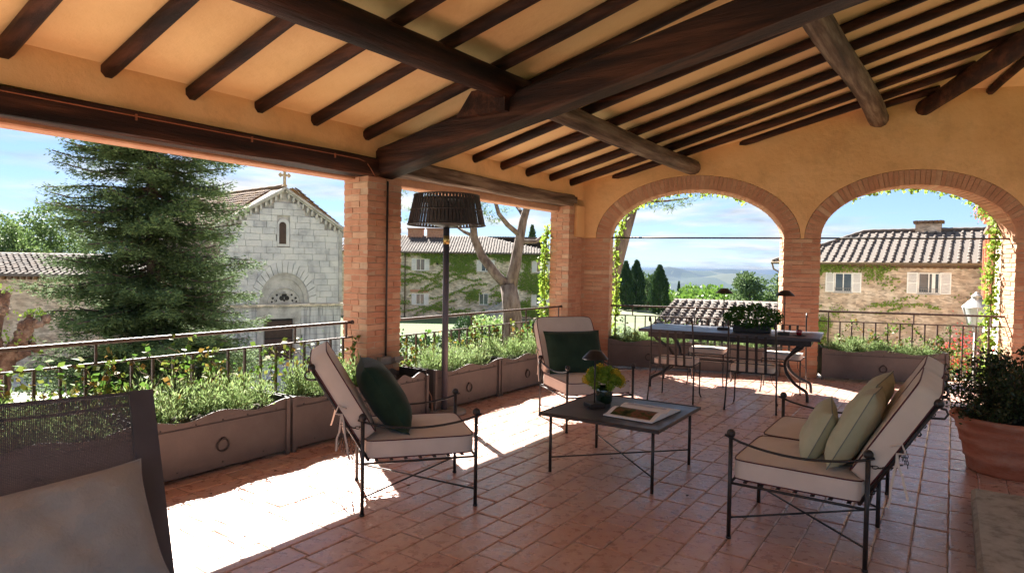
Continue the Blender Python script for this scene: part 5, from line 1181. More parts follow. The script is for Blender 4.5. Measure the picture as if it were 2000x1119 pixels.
wallbox('steel_frame', dr, dx1 - 0.09, dx1, -0.06, 0.0, 0.0, dzt, M['grey']); wallbox('steel_frame', dr, dx0, dx0 + 0.05, -0.06, 0.0, 0.0, dzt, M['grey'])
# lancet window
def lanc(cx, zb, zt, hw): return [(cx - hw, zb), (cx + hw, zb), (cx + hw, zt - hw)] + [(cx + hw * math.cos(t_), zt - hw + hw * math.sin(t_)) for t_ in np.linspace(.3, math.pi - .3, 6)] + [(cx - hw, zt - hw)]
b = MB(); b.prism(lanc(2.90, cz(2.47), cz(3.84), 0.30), 0.10, 'y', (0, -0.075, 0)); wf = b.build('window', M['marble'], CH)
b = MB(); b.prism(lanc(2.86, cz(2.58), cz(3.68), 0.17), 0.02, 'y', (0, -0.083, 0)); b.build('pane', M['curt'], wf)
# raking cornice and corbels
for s_ in (-1, 1):
    x0, x1 = (0 - 0.22, CW / 2) if s_ < 0 else (CW + 0.22, CW / 2)
    za, zb = E0 - 0.14, RZ_; P0 = Vector((x0, 0, za)); P1 = Vector((x1, 0, zb)); d = (P1 - P0); L_ = d.length; ang = math.atan2(d.z, abs(d.x)) * (1 if s_ < 0 else -1)
    c = (P0 + P1) / 2
    MB().box((c.x, -0.10, c.z + 0.02), (L_, 0.44, 0.10), (0, -ang, 0)).build('raking_cornice', M['marble2'], CH)
    MB().box((c.x, -0.05, c.z - 0.08), (L_ - .1, 0.26, 0.09), (0, -ang, 0)).build('raking_moulding', M['marble2'], CH)
    for k in range(13):
        f = (k + 0.6) / 13.4; p = P0.lerp(P1, f); 
        bb = MB(); bb.box((0, 0, 0), (0.10, 0.16, 0.20)); bb.box((0, 0.02, -0.13), (0.07, 0.10, 0.07)); o = bb.build('corbel', M['marble2'], CH); o.location = (p.x, -0.10, p.z - 0.25)

# quoins
MB().box((0.06, -0.10, (E0 + SC_) / 2), (0.16, 0.08, E0 - SC_ - 0.3)).build('corner_pilaster', M['marble2'], CH); MB().box((CW - 0.06, -0.10, (E0 + SC_) / 2), (0.16, 0.08, E0 - SC_ - 0.3)).build('corner_pilaster', M['marble2'], CH)
# roof slopes
rise = RZ_ - E0 + 0.10
for s_ in (-1, 1):
    O = Vector((-0.35, 0.0, E0 - 0.10)) if s_ < 0 else Vector((CW + 0.35, 0.0, E0 - 0.10))
    ridge = Vector((CW / 2, 0.0, RZ_ + 0.08)); ex = navl.normalized(); up_ = ridge - O; k_ = up_.dot(ex); ey = (up_ - ex * k_)
    sl_ = ey.length; off = k_
    if s_ < 0: tiled_slope('roof', CH, O, ex * 1.0, ey, 11, sl_, M['rtile_r'], sd=3, clip=lambda x, y: x > y / sl_ * off, corners=[(0, 0), (11, 0), (11, sl_), (off, sl_)])
    else: tiled_slope('roof', CH, O, ex, ey, 11, sl_, M['rtile_r'], sd=4, corners=[(0, 0), (11, 0), (11, sl_), (off, sl_)])
b = MB(); n_r = 26; P = [ridge + navl * i / n_r + Vector((0, 0, 0.03)) for i in range(n_r + 1)]; b.tube(P, [0.11 + 0.02 * (i % 2) for i in range(n_r + 1)], 8); b.build('ridge_tiles', M['rtile_r'], CH)
# cross
b = MB(); cx_, cz_ = CW / 2, RZ_ + 0.10
b.prism([(-.13, 0), (.13, 0), (.06, .12), (.06, .5), (-.06, .5), (-.06, .12)], 0.12, 'y', (cx_, -0.16, cz_))
b.box((cx_, -0.10, cz_ + 0.60), (0.10, 0.10, 0.34)); b.box((cx_, -0.10, cz_ + 0.56), (0.40, 0.098, 0.10))
for dx_, dz_ in ((0, .80), (-.23, .56), (.23, .56)):
    b.ball((cx_ + dx_, -.10, cz_ + dz_), 0.075, 10, 6, (1, .6, 1))
    for e in (-1, 1): b.ball((cx_ + dx_ + (0.07 * e if dx_ == 0 else -0.03 * np.sign(dx_)), -.10, cz_ + dz_ - (0.03 if dx_ == 0 else 0) + (0.07 * e if dx_ else 0)), 0.05, 8, 5, (1, .6, 1))
b.build('cross', mat('lichen_stone', [(0.36, 0.24, 0.12), (0.46, 0.36, 0.24)], 0.9, 8, 0.3, 20), CH)

# ---- ivy covered house
IH = thing('ivy_house', 'long two storey stone house half covered in ivy', 'house', (-16.6, 61.0, -3.25), R(-1.5))
iw = 20.6; ie = 2.95 - G
wallbox('wall', IH, 0, iw, 0, 9, -1.0, ie, M['rubble'])
def ihx(px): return (px - 1000) / 1252.4 * 60.5 + 16.6
def ihz(py): return 1.6 - (py - 511) / 1252.4 * 60.5 - G
rz_top = ie + 1.75
for nm_, O, ex, up_, wd, cs in (('front', (-0.5, -0.5, ie - .02), (1, 0, 0), Vector((0, 5.0, 1.75)), iw + 1, None), ('back', (iw + 0.5, 9.5, ie - .02), (-1, 0, 0), Vector((0, -5.0, 1.75)), iw + 1, None)):
    L_ = up_.length; ins = 5.0
    tiled_slope('roof', IH, O, ex, up_, wd, L_, M['rtile'] if nm_ == 'back' else M['rtile_r'] if False else M['rtile'], sd=7, pitch=0.26, tl=0.42, clip=lambda x, y, L_=L_, wd=wd: 5.5 * y / L_ < x + 3.5 and x < wd - 7.4 * y / L_, corners=[(0, 0), (wd, 0), (wd - 7.4, L_), (2.2, L_)])
V4 = [Vector((iw + 0.5, -0.5, ie - .02)), Vector((iw + 0.5, 9.5, ie - .02)), Vector((iw + 0.5 - 7.4, 4.5, ie + 1.73))]
MB().add(V4, [(0, 1, 2)]).build('roof_end', M['rtile'], IH)
V4 = [Vector((-0.5, -0.5, ie - .02)), Vector((-0.5, 9.5, ie - .02)), Vector((1.7, 4.5, ie + 1.73))]
MB().add(V4, [(0, 2, 1)]).build('roof_end', M['rtile'], IH)
for i, (px, w_) in enumerate(((795, 1.5), (836, 1.6))):
    c = MB(); xx = ihx(px); c.box((xx, 4.2, ie + 1.9), (w_, 0.8, 0.9)); c.box((xx, 4.2, ie + 2.40), (w_ + .2, 1.0, 0.10)); c.build('chimney', mat('chimney_brick', [(0.34, 0.16, 0.09), (0.45, 0.24, 0.14)], 0.9, 6, 0.3, 30), IH)
MB().box((iw / 2, -0.30, ie - 0.06), (iw + 1.0, 0.14, 0.12)).build('gutter', M['stem'], IH)
MB().tube([(ihx(790), -0.12, 0.0), (ihx(790), -0.12, ie)], 0.06, 8).build('downpipe', M['stem'], IH)
for px, py, w_, h_, s_ in ((820, 508.5, .82, 1.08, True), (948, 509, .82, 1.05, True), (1056, 509, .82, 1.05, True), (820, 576.5, .78, 1.02, True), (945, 574, .86, 1.08, False), (1056, 574, .82, 1.05, True), (686, 508, .8, 1.05, True)):
    window(IH, ihx(px), ihz(py), w_, h_, s_)
dr = MB().box((ihx(997), -0.03, ihz(557)), (1.6, 0.08, 2.3)).build('door', M['white'], IH); MB().box((ihx(997), -0.08, ihz(557)), (1.0, 0.03, 2.1)).build('pane', M['glassy'], dr)
MB().lathe([(0.001, 0), (0.18, 0)], (0, 0, 0), 10).build('vent', M['dark'], IH).matrix_local = Matrix.Translation((ihx(854), -0.02, ihz(505))) @ Euler((R(90), 0, 0)).to_matrix().to_4x4()
b = MB()
for k in range(9): b.box((ihx(985) - 0.28 * k - 0.15, -0.9, ihz(578) - 0.16 * k - 1.0), (0.28, 1.5, 2.0))
b.build('stairs', M['marble2'], IH)
MB().box((ihx(818), -0.02, ihz(560)), (1.7, 0.05, 0.25)).build('brick_patch', mat('brick_patch', [(0.42, 0.2, 0.12), (0.5, 0.28, 0.18)], 0.9, 12), IH)
def ivy_on(parent, x0, x1, z0, z1, dens, sd, cover, size=0.17, y=-0.06, avoid=(), mt='ivy', strands=90, sdir=-1):
    rs = np.random.RandomState(sd); P = []
    n = int((x1 - x0) * (z1 - z0) * dens); X = rs.uniform(x0, x1, n * 3); Z = rs.uniform(z0, z1, n * 3)
    k = cover(X, Z, rs); nz = 0.5 + 0.25 * (np.sin(X * 1.9 + 1.3 * np.sin(Z * 1.7)) + np.sin(Z * 2.6 + X * .7 + 2)) * 0.8 + rs.normal(0, 0.12, len(X))
    sel = nz < k; X, Z = X[sel][:n], Z[sel][:n]
    P = np.stack([X, np.full(len(X), y) - rs.uniform(0, .12, len(X)), Z], 1)
    SP = []
    for i in range(strands):
        x = rs.uniform(x0, x1); z = rs.uniform(z0, z1); dx_ = sdir * rs.uniform(.06, .14); dz_ = rs.uniform(-.035, .02)
        for s_ in range(rs.randint(12, 42)):
            x += dx_; dz_ += rs.normal(0, .008); z += dz_
            if x0 < x < x1 and z0 < z < z1:
                for _ in range(3): SP.append((x + rs.normal(0, .05), y - rs.uniform(0, .08), z + rs.normal(0, .05) - 0.02))
    if SP: P = np.concatenate([P, np.array(SP)])
    ok = np.ones(len(P), bool)
    for ax0, ax1, az0, az1 in avoid: ok &= ~((P[:, 0] > ax0) & (P[:, 0] < ax1) & (P[:, 2] > az0) & (P[:, 2] < az1))
    P = P[ok]; D = np.tile([0.0, -0.35, -1.0], (len(P), 1))
    o = leaves('ivy', P, D, size, M[mt], parent, aspect=1.0, nrm=np.tile([0, -1.0, 0.35], (len(P), 1)), rs=rs, jitter=0.4); o['kind'] = 'stuff'; return o
av = [(ihx(px) - .95, ihx(px) + .95, ihz(py) - .62, ihz(py) + .62) for px, py in ((820, 508), (948, 509), (1056, 509), (820, 576), (1056, 574))] + [(ihx(945) - .45, ihx(945) + .45, ihz(574) - .55, ihz(574) + .55), (ihx(985), ihx(1010), ihz(580), ihz(540))]
def cov(X, Z, rs):
    a = np.clip((X - ihx(960)) / 4.0, 0, 1) * 0.8; top = np.clip((Z - (ie - 1.3)) / 1.0, 0, 1); mid = np.exp(-((X - ihx(900)) / 2.2) ** 2) * np.clip((Z - 3.4) / 1.2, 0, 1) * 0.55
    low = np.exp(-((X - ihx(928)) / 1.0) ** 2 - ((Z - ihz(575)) / 0.8) ** 2) * .6
    return np.maximum.reduce([a * 0.95, top * np.clip((X - 4.5) / 5, .0, 1) * 0.8, mid, low])
ivy_on(IH, 2.5, iw, 0.3, ie - 0.1, 100, 71, cov, 0.16, avoid=av, strands=85)

# ---- right hand stone house
RA = math.atan2(-0.604, 0.797)
RH = thing('stone_house', 'warm stone house with white shutters seen through the second arch', 'house', (16.0, 38.04, -3.25), RA)
rw = 9.67; re_ = 2.14 - G
wallbox('wall', RH, 0, rw + 0.4, 0, 7.5, -1.0, re_, M['rubble_pink'])
for k in range(3): MB().box((rw / 2, -0.03 - 0.04 * k, re_ - 0.22 + 0.075 * k), (rw + 0.1, 0.06, 0.06)).build('eave_brick', M['rtile_r'], RH)
b = MB()
for k in range(34): b.box((0.15 + k * 0.285, -0.10, re_ - 0.24), (0.12, 0.10, 0.07))
b.build('dentils', M['rtile_r'], RH)
up_ = Vector((0, 4.3, 1.88)); L_ = up_.length
tiled_slope('roof', RH, (-0.45, -0.45, re_ + .02), (1, 0, 0), up_, rw + 0.8, L_, M['rtile'], sd=9, pitch=0.42, tl=0.50, clip=lambda x, y: x > 4.1 * y / L_ - .1, as_parts=True, corners=[(0, 0), (rw + .8, 0), (rw + .8, L_), (4.1, L_)])
V4 = [Vector((-0.45, -0.45, re_ + .02)), Vector((-0.45, 8.0, re_ + .02)), Vector((3.65, 3.85, re_ + 1.9))]
MB().add(V4 + [Vector((rw, 3.85, re_ + 1.9)), Vector((rw, 8.0, re_))], [(0, 2, 1), (1, 2, 3, 4)]).build('roof_back', M['rtile'], RH)
MB().tube([(-0.5, -0.5, re_ - 0.02), (rw + .3, -0.5, re_ - 0.04)], 0.075, 8).build('gutter', M['stem'], RH)
MB().tube([(-0.45, -0.5, re_ - 0.05), (-0.40, -0.3, re_ - 0.4), (-0.1, -0.1, re_ - 0.6), (-0.1, -0.1, 0)], 0.05, 8).build('downpipe', M['stem'], RH)
P = [(-.45 + 4.1 * f, -.45 + 4.3 * f, re_ + .06 + 1.88 * f) for f in np.linspace(0, 1, 22)] + [(3.65 + (rw - 3.65) * f, 3.85, re_ + 1.97) for f in np.linspace(.05, 1, 24)]
MB().tube(P, [0.10 + .025 * (i % 2) for i in range(len(P))], 7).build('ridge_tiles', M['rtile'], RH)
def rhx(px):                                                        # distance along this facade met at image column px (design helper)
    r = (px - 1000) / 1252.4; return (r * 38.04 - 16.0) / (0.797 + 0.604 * r)
def rhz(py, px): r = (px - 1000) / 1252.4; d = 38.04 - 0.604 * rhx(px); return 1.6 - (py - (512 + 0.0155 * (px - 1000))) / 1252.4 * d * 1.0 - G
for i, (xa, xb_, ya, yb) in enumerate(((1630, 1664, 523, 560), (1793, 1835, 523, 563))):
    xc = (rhx(xa) + rhx(xb_)) / 2; w_ = rhx(xb_) - rhx(xa); pxm = (xa + xb_) / 2; zt, zb = rhz(ya, pxm), rhz(yb, pxm)
    window(RH, xc, (zt + zb) / 2, w_, zt - zb, True, grille=True, curtain=(i == 1))
ch = MB(); xc = rhx(1775) + 0.5; ch.box((xc, 4.0, re_ + 2.05), (1.25, 0.7, 0.55)); ch.build('chimney', M['rubble_pink'], RH)
cc = MB()
for k in range(6): cc.box((xc - .62 + .25 * k, 4.0, re_ + 2.42), (0.22, 0.9, 0.16), (0, R(rnd.uniform(-8, 8)), 0))
cc.build('chimney_cap_tiles', M['rtile_r'], RH)
def cov2(X, Z, rs):
    top = np.clip((Z - (re_ - 0.95 + 0.055 * X)) / 0.4, 0, 1) * np.clip(1.15 - X / 9, .25, 1)
    low = np.clip((3.3 - X) / 1.6, 0, 1) * np.clip((Z - 0.6) / .3, 0, 1) * np.clip((3.05 - 0.28 * X - Z + .2) / .5, 0, 1)
    side = np.clip((1.45 - X) / .3, 0, 1)
    return np.maximum.reduce([top * .75, low, side])
wv = [(rhx(1606), rhx(1688), rhz(562, 1648), rhz(520, 1648)), (rhx(1771), rhx(1859), rhz(566, 1815), rhz(520, 1815))]
ivy_on(RH, 0.1, rw - 0.3, 0.4, re_ - 0.06, 150, 72, cov2, 0.125, avoid=wv, strands=14)
# ---- near shuttered building at the far right
e0 = Vector((23.7, 32.2, 0)); e1 = Vector((11.0, 13.9, 0)); d_ = (e1 - e0); NBL = d_.length
NBd = thing('shuttered_building', 'narrow view of a stone wall with tall white shutters at right', 'building', (e0.x, e0.y, G), math.atan2(d_.y, d_.x))
# local x runs from the far corner to the camera, local -y faces away: the visible face is at y=0 looking to -y side
wallbox('wall', NBd, 0, NBL, 0.0, 5, -1, 3.6 - G, M['rubble_pink'])
wallbox('coping', NBd, -0.1, NBL, -0.1, 5.1, 3.6 - G, 3.75 - G, M['rtile_r'])
for k, x in enumerate((3.5, 9.5, 14.5)):
    z = 0.3 - G if k else 0.2 - G
    window(NBd, x, z, 1.0, 2.3, True); MB().box((x, -0.03, z + 1.28), (1.5, 0.06, 0.16)).build('window_head', M['rtile_r'], NBd)
for x in (2.3, 4.8, 8.2, 10.9): MB().box((x, -0.08, 1.6 - G), (0.25, 0.16, 3.2)).build('brick_pilaster', M['terra'], NBd)
fb = thing('flower_trough', 'terracotta trough of red geraniums on the building corner', 'flower trough', (e0.x + d_.x * 0.30, e0.y + d_.y * 0.30, 3.76), math.atan2(d_.y, d_.x))
MB().bevbox((0, -0.1, 0.16), (1.9, 0.34, 0.32), 0.02).build('trough', M['terra'], fb)
rs = np.random.RandomState(3); P = rs.normal(0, 1, (900, 3)) * np.array([.62, .18, .13]) + np.array([0, -.15, .42]); leaves('foliage', P, rs.normal(0, 1, (900, 3)), 0.09, M['bush'], fb, rs=rs)['kind'] = 'stuff'
P = rs.normal(0, 1, (420, 3)) * np.array([.7, .2, .17]) + np.array([0, -.22, .48]); leaves('blossoms', P, rs.normal(0, 1, (420, 3)), 0.08, M['geran'], fb, rs=rs)['kind'] = 'stuff'
fg = thing('geranium_pot', 'orange red geraniums in a terracotta pot below the lantern', 'flower pot', (9.1, 12.9, -0.9), 0)
MB().lathe([(0.001, 0), (.16, 0), (.22, .3), (.24, .34), (.2, .34), (.001, .3)], seg=20).build('pot', M['terra'], fg)
P = rs.normal(0, 1, (700, 3)) * np.array([.22, .2, .2]) + np.array([0, 0, .62]); leaves('foliage', P, rs.normal(0, 1, (700, 3)), 0.06, M['trail'], fg, rs=rs)['kind'] = 'stuff'
P = rs.normal(0, 1, (320, 3)) * np.array([.2, .2, .26]) + np.array([0, 0, .86]); leaves('blossoms', P, rs.normal(0, 1, (320, 3)), 0.05, M['geran'], fg, rs=rs)['kind'] = 'stuff'
MB().box((0, 0, -1.18), (0.5, 0.5, 2.34)).build('plinth', M['rubble_pink'], fg)
# ---- street lantern
SLm = thing('street_lantern', 'grey iron street lantern with milky glass beside the second arch', 'street lantern', (9.07, 12.5, -3.25), 0.25)
zl = 0.62 + 3.25
MB().tube([(0, 0, 0), (0, 0, zl - 0.12)], 0.035, 10).build('post', M['grey'], SLm)
lg = mat('milky_glass', [(0.62, 0.66, 0.66)], 0.25, 3, transl=0.5)
iz = mat('zinc', [(0.30, 0.31, 0.31), (0.42, 0.43, 0.43)], 0.5, 5, metal=0.4)
b = MB().lathe([(0.13, 0), (0.215, 0.33)], (0, 0, zl), 4, (R(45), R(405))); b.build('glass', lg, SLm)
b = MB()
for k in range(4): a = R(45 + 90 * k); b.tube([(0.135 * math.cos(a), 0.135 * math.sin(a), zl), (0.222 * math.cos(a), 0.222 * math.sin(a), zl + 0.33)], 0.010, 6)
b.lathe([(0.145, 0.0), (0.145, 0.02), (0.12, 0.02)], (0, 0, zl - .01), 4, (R(45), R(405))); b.lathe([(0.235, 0.0), (0.24, 0.02), (0.20, 0.02)], (0, 0, zl + .325), 4, (R(45), R(405))); b.tube([(0, 0, zl - .14), (0, 0, zl)], 0.05, 8)
b.build('frame', iz, SLm)
b = MB().lathe([(0.24, 0.0), (0.15, 0.10), (0.085, 0.16), (0.085, 0.19)], (0, 0, zl + .345), 4, (R(45), R(405))); b.build('roof', iz, SLm)
MB().lathe([(0.085, 0), (0.10, 0.02), (0.06, 0.06), (0.03, 0.07), (0.035, 0.10), (0.001, 0.115)], (0, 0, zl + .53), 14).build('finial', iz, SLm)

# ---- low tiled outbuilding below the first arch
OA = math.atan2(-0.41, 0.91)
OB = thing('outbuilding', 'low outbuilding with old tiled roof below the first arch', 'outbuilding', (5.6, 22.0, -3.25), OA)
up_ = Vector((0, 4.75, 0.80)); L_ = up_.length
tiled_slope('roof', OB, (0, -4.75, -0.18 - G), (1, 0, 0), up_, 4.15, L_, M['rtile'], sd=12, pitch=0.26, tl=0.42)
tiled_slope('roof', OB, (4.15, 4.75, -0.18 - G), (-1, 0, 0), Vector((0, -4.75, .8)), 4.15, L_, M['rtile'], sd=13, pitch=0.26, tl=0.42)
wallbox('wall', OB, 0.2, 3.95, -4.4, 4.4, -0.8, -0.32 - G, M['rubble'])
# ---- low building at far left
LB = thing('low_house', 'low stone house with dentil cornice behind the gnarled tree', 'house', (-30.0, 27.6, -3.25), R(4))
wallbox('wall', LB, 0, 12.5, 0, 7, -1, 1.0 - G, M['rubble_pink'])
b = MB()
for k in range(46): b.box((0.2 + 0.27 * k, -0.08, 0.80 - G), (0.12, 0.12, 0.14))
b.build('dentils', M['rtile_r'], LB); MB().box((6.25, -0.12, 0.93 - G), (12.9, 0.3, 0.10)).build('cornice', M['rtile_r'], LB)
up_ = Vector((0, 3.9, 0.95)); tiled_slope('roof', LB, (-0.4, -0.4, 1.0 - G), (1, 0, 0), up_, 13.3, up_.length, M['rtile'], sd=15, pitch=0.28, tl=0.45, clip=lambda x, y: x < 13.3 - 2.8 * y / 4.0, corners=[(0, 0), (13.3, 0), (10.5, up_.length), (0, up_.length)])
MB().add([(12.9, -.4, 1.0 - G), (12.9, 7.4, 1.0 - G), (10.1, 3.5, 1.95 - G), (-.4, 3.5, 1.95 - G), (-.4, 7.4, 1.0 - G)], [(0, 1, 2), (1, 4, 3, 2)]).build('roof_back', M['rtile'], LB)
# ---- distant farmhouse
FH = thing('farmhouse', 'tiny distant farmhouse roof among the trees beyond the outbuilding', 'farmhouse', (36, 118, ter_z(36, 118)), R(-20))
wallbox('wall', FH, 0, 9, 0, 5, 0, 2.6, M['rubble']); b = MB(); b.prism([(-.4, 2.6), (5.4, 2.6), (2.5, 4.0)], 9.6, 'x', (-.3, 0, 0)); b.build('roof', M['rtile'], FH)

# ================================================================== OUTSIDE: TREES
def conifer(label, loc, Ht, Rb, sd, nb=330, grp=None):
    t = thing('fir_tree', label, 'fir tree', loc, 0, grp); rs = np.random.RandomState(sd)
    MB().tube([(0, 0, 0), (0.05, 0, Ht * .3), (-.04, 0.05, Ht * .6), (0, 0, Ht)], [0.22, 0.18, 0.11, 0.02], 10).build('trunk', M['bark_d'], t)
    b = MB(); P = []; D = []
    for i in range(nb):
        z = 0.6 + (Ht - 0.9) * (i / nb) ** 0.95; f = z / Ht
        a = i * 2.399 + rs.normal(0, .25); z += rs.normal(0, .22); droop = rs.uniform(.12, .42); L_ = Rb * (1 - f) ** 0.36 * (0.72 + 0.48 * rs.uniform()) * (1.12 if f < .25 else 1) + 0.15
        dirh = np.array([math.cos(a), math.sin(a), 0]); q = np.array([0.0, 0, z]); path = []; ns_ = max(5, int(L_ / 0.22))
        side = np.array([-dirh[1], dirh[0], 0])
        for k in range(ns_ + 1):
            g = k / ns_; pos = np.array([0, 0, z]) + dirh * L_ * g + np.array([0, 0, -droop * L_ * (g - 0.75 * g * g) + 0.09 * math.sin(g * 5 + i)]); path.append(tuple(pos))
            if g < 0.05: continue
            w_ = (0.50 * L_ * (1 - g) ** 0.7 + 0.12) * 0.62
            for s_ in (-1, 1):
                m = max(5, int(w_ / 0.016)); u = rs.uniform(0, 1, m)
                tip = side * s_ * 0.9 + dirh * 0.75; tip /= np.linalg.norm(tip)
                pp = pos + tip[None] * (u * w_)[:, None] + np.stack([rs.normal(0, .028, m), rs.normal(0, .03, m), -0.32 * u * u * w_ + rs.normal(0, .05, m) - .03], 1)
                P.append(pp); dd = np.tile(tip * 0.6 + dirh * 0.6 + np.array([0, 0, -.06]), (m, 1)); D.append(dd)
                pp2 = pos + tip[None] * (u * w_)[:, None] + np.stack([rs.normal(0, .04, m), rs.normal(0, .05, m), -0.32 * u * u * w_ + rs.normal(0, .08, m) - .05], 1); P.append(pp2); D.append(dd + side * s_)
        b.tube(path[::2] + [path[-1]], [0.035 * (1 - j / (len(path[::2]) + 1)) + 0.006 for j in range(len(path[::2]) + 1)], 5, caps=False)
    b.build('branches', M['bark_d'], t)
    P = np.concatenate(P); D = np.concatenate(D)
    o = leaves('foliage', P, D, 0.115, M['fir'], t, aspect=0.42, rs=rs, jitter=0.42, nrm=np.tile([0, 0, 1.0], (len(P), 1))); o['kind'] = 'stuff'
    return t, len(P)
_, nfir = conifer('broad dark fir tree standing between terrace and chapel', (-10.0, 17.8, -3.25), 13.5, 2.75, 5)
def blobs(rs, centers, n, flat=1.0):
    P = []; D = []
    for c, r in centers:
        m = int(n * r * r); d = rs.normal(0, 1, (m, 3)); d /= np.linalg.norm(d, axis=1, keepdims=True); f = rs.uniform(.62, 1.05, (m, 1))
        P.append(np.array(c) + d * f * r * np.array([1, 1, flat])); D.append(d)
    return np.concatenate(P), np.concatenate(D)
def broadleaf(name, label, loc, h, r, sd, size=0.3, m='broad', trunk=0.3, n=230, grp=None, crown0=0.25, cat='tree', flat=.85, nc=22, bark='bark_d'):
    t = thing(name, label, cat, loc, 0, grp); rs = np.random.RandomState(sd)
    MB().tube([(0, 0, -0.3), (0.05 * r, 0, h * .35), (0, 0.05 * r, h * .8)], [trunk, trunk * .7, trunk * .25], 8).build('trunk', M[bark], t)
    cs_ = []
    for i in range(nc):
        a = rs.uniform(0, 6.28); f = rs.uniform(0, 1); zc = h * (crown0 + (1 - crown0) * f * .86); rad_ = r * math.sin(math.pi * (0.22 + 0.68 * f)) ** .7 * rs.uniform(.25, .82); cs_.append(((rad_ * math.cos(a), rad_ * math.sin(a), zc), r * rs.uniform(.26, .46)))
    P, D = blobs(rs, cs_, n, flat); o = leaves('crown', P, D, size, M[m], t, aspect=.8, rs=rs); o['kind'] = 'stuff'; return t
def cypress(label, loc, h, r, sd, grp='cypresses beyond the railing', n=5200):
    t = thing('cypress_tree', label, 'cypress', loc, 0, grp); rs = np.random.RandomState(sd)
    MB().tube([(0, 0, -.2), (0, 0, h * .9)], [0.16, 0.03], 6).build('trunk', M['bark_d'], t)
    f = rs.uniform(0, 1, n) ** 0.85; a = rs.uniform(0, 6.28, n); pr_ = np.interp(f, [0, .08, .3, .6, .85, 1], [.55, .85, 1, .82, .42, .03]); lump = 1 + .16 * np.sin(a * 3 + f * 14) + .1 * np.sin(a * 7 + f * 23)
    rr2 = r * pr_ * lump * rs.uniform(.72, 1.03, n); P = np.stack([rr2 * np.cos(a), rr2 * np.sin(a), f * h], 1); D = np.stack([np.cos(a) * .3, np.sin(a) * .3, np.ones(n)], 1)
    o = leaves('foliage', P, D, 0.34, M['cyp'], t, aspect=.42, rs=rs, jitter=.22); o['kind'] = 'stuff'; return t
def at(px, Y): return (px - 1000) / 1252.4 * Y
def gz(x, y): return ter_z(x, y)
for px, Y, top, r, lab, sd in ((1222, 76, 503, 0.95, 'left one of the tall close pair of cypresses', 1), (1243, 77, 501, 1.05, 'right one of the tall close pair of cypresses', 2), (1288, 70, 510, 1.05, 'single broad pointed cypress right of the pair', 3),
                        (1326, 150, 539, 0.55, 'very slim distant cypress left of the lamp shade', 4), (1384, 140, 545, 0.95, 'small distant cypress right of the lamp shade', 5), (1420, 130, 561, 0.7, 'tiny cypress top over the outbuilding ridge', 6),
                        (1038, 78, 436, .9, 'cypress top behind the ivy house roof', 7)):
    x = at(px, Y); zb = gz(x, Y); h = 1.6 - (top - 515) / 1252.4 * Y - zb; cypress(lab, (x, Y, zb), h, r, sd)
for px, Y, top, r, lab, sd, m_ in ((1264, 82, 524, 2.2, 'loose olive green tree between the cypresses', 11, 'fir'), (1464, 88, 523, 3.0, 'dark rounded conifer near the brick pier', 12, 'fir'), (1519, 84, 511, 2.6, 'dark ragged conifer touching the brick pier', 13, 'fir'),
                               (1355, 110, 552, 4.5, 'bright green rounded tree behind the outbuilding', 14, 'broad'), (1300, 125, 556, 4.0, 'pale green tree beside the slim cypress', 15, 'broad'), (1410, 120, 556, 4.2, 'pale green tree right of the lamp shade', 16, 'broad'), (1022, 80, 455, 2.2, 'dark tree top behind the roof end of the ivy house', 17, 'cyp')):
    x = at(px, Y); zb = gz(x, Y); broadleaf('conifer_tree' if m_ == 'fir' else 'leafy_tree', lab, (x, Y, zb), 1.6 - (top - 515) / 1252.4 * Y - zb, r, sd, 0.42, m_, n=110, grp='trees beyond the railing')
for px, Y, top, r, lab, sd in ((20, 48, 418, 4.0, 'bright green pine crown at the far left edge', 21), (95, 52, 405, 4.2, 'green tree crown just left of the big fir', 22), (-70, 46, 430, 4, 'green tree cropped by the left edge of the view', 23)):
    x = at(px, Y); broadleaf('leafy_tree', lab, (x, Y, -3.25), 1.6 + (503 - top) / 1252.4 * Y + 3.25, r, sd, 0.24, 'pine', n=260, grp='trees behind the low house', crown0=.3)
# far woodland
rs = np.random.RandomState(77); cs_ = []
for i in range(1700):
    a = rs.uniform(-1.05, 1.05); r = 95 + 1000 * rs.uniform() ** 1.6; x, y = r * math.sin(a), r * math.cos(a)
    if r < 135 and not (0.12 < a < 0.43): continue
    cs_.append(((x, y, gz(x, y) + 1.8), 2.4 + r * 0.004 + rs.uniform(0, 1.8)))
P = []; D = []
for c, r in cs_:
    m = int(380 if c[1] < 260 else 130); d = rs.normal(0, 1, (m, 3)); d /= np.linalg.norm(d, axis=1, keepdims=True); P.append(np.array(c) + d * r * np.array([1.15, 1.15, .85]) * rs.uniform(.75, 1, (m, 1))); D.append(d)
P = np.concatenate(P); D = np.concatenate(D); dist = np.linalg.norm(P, axis=1)
Mx_ = frames(D + rs.normal(0, .5, D.shape), rs.normal(0, 1, D.shape)) * (0.35 + dist * 0.0024)[:, None, None]; V_, Q_ = inst(LEAF[0], LEAF[1], Mx_, P)
tag(fast('woodland', V_, Q_, M['broad']), 'light green woodland filling the valley below the hills', 'woodland', None, 'stuff')

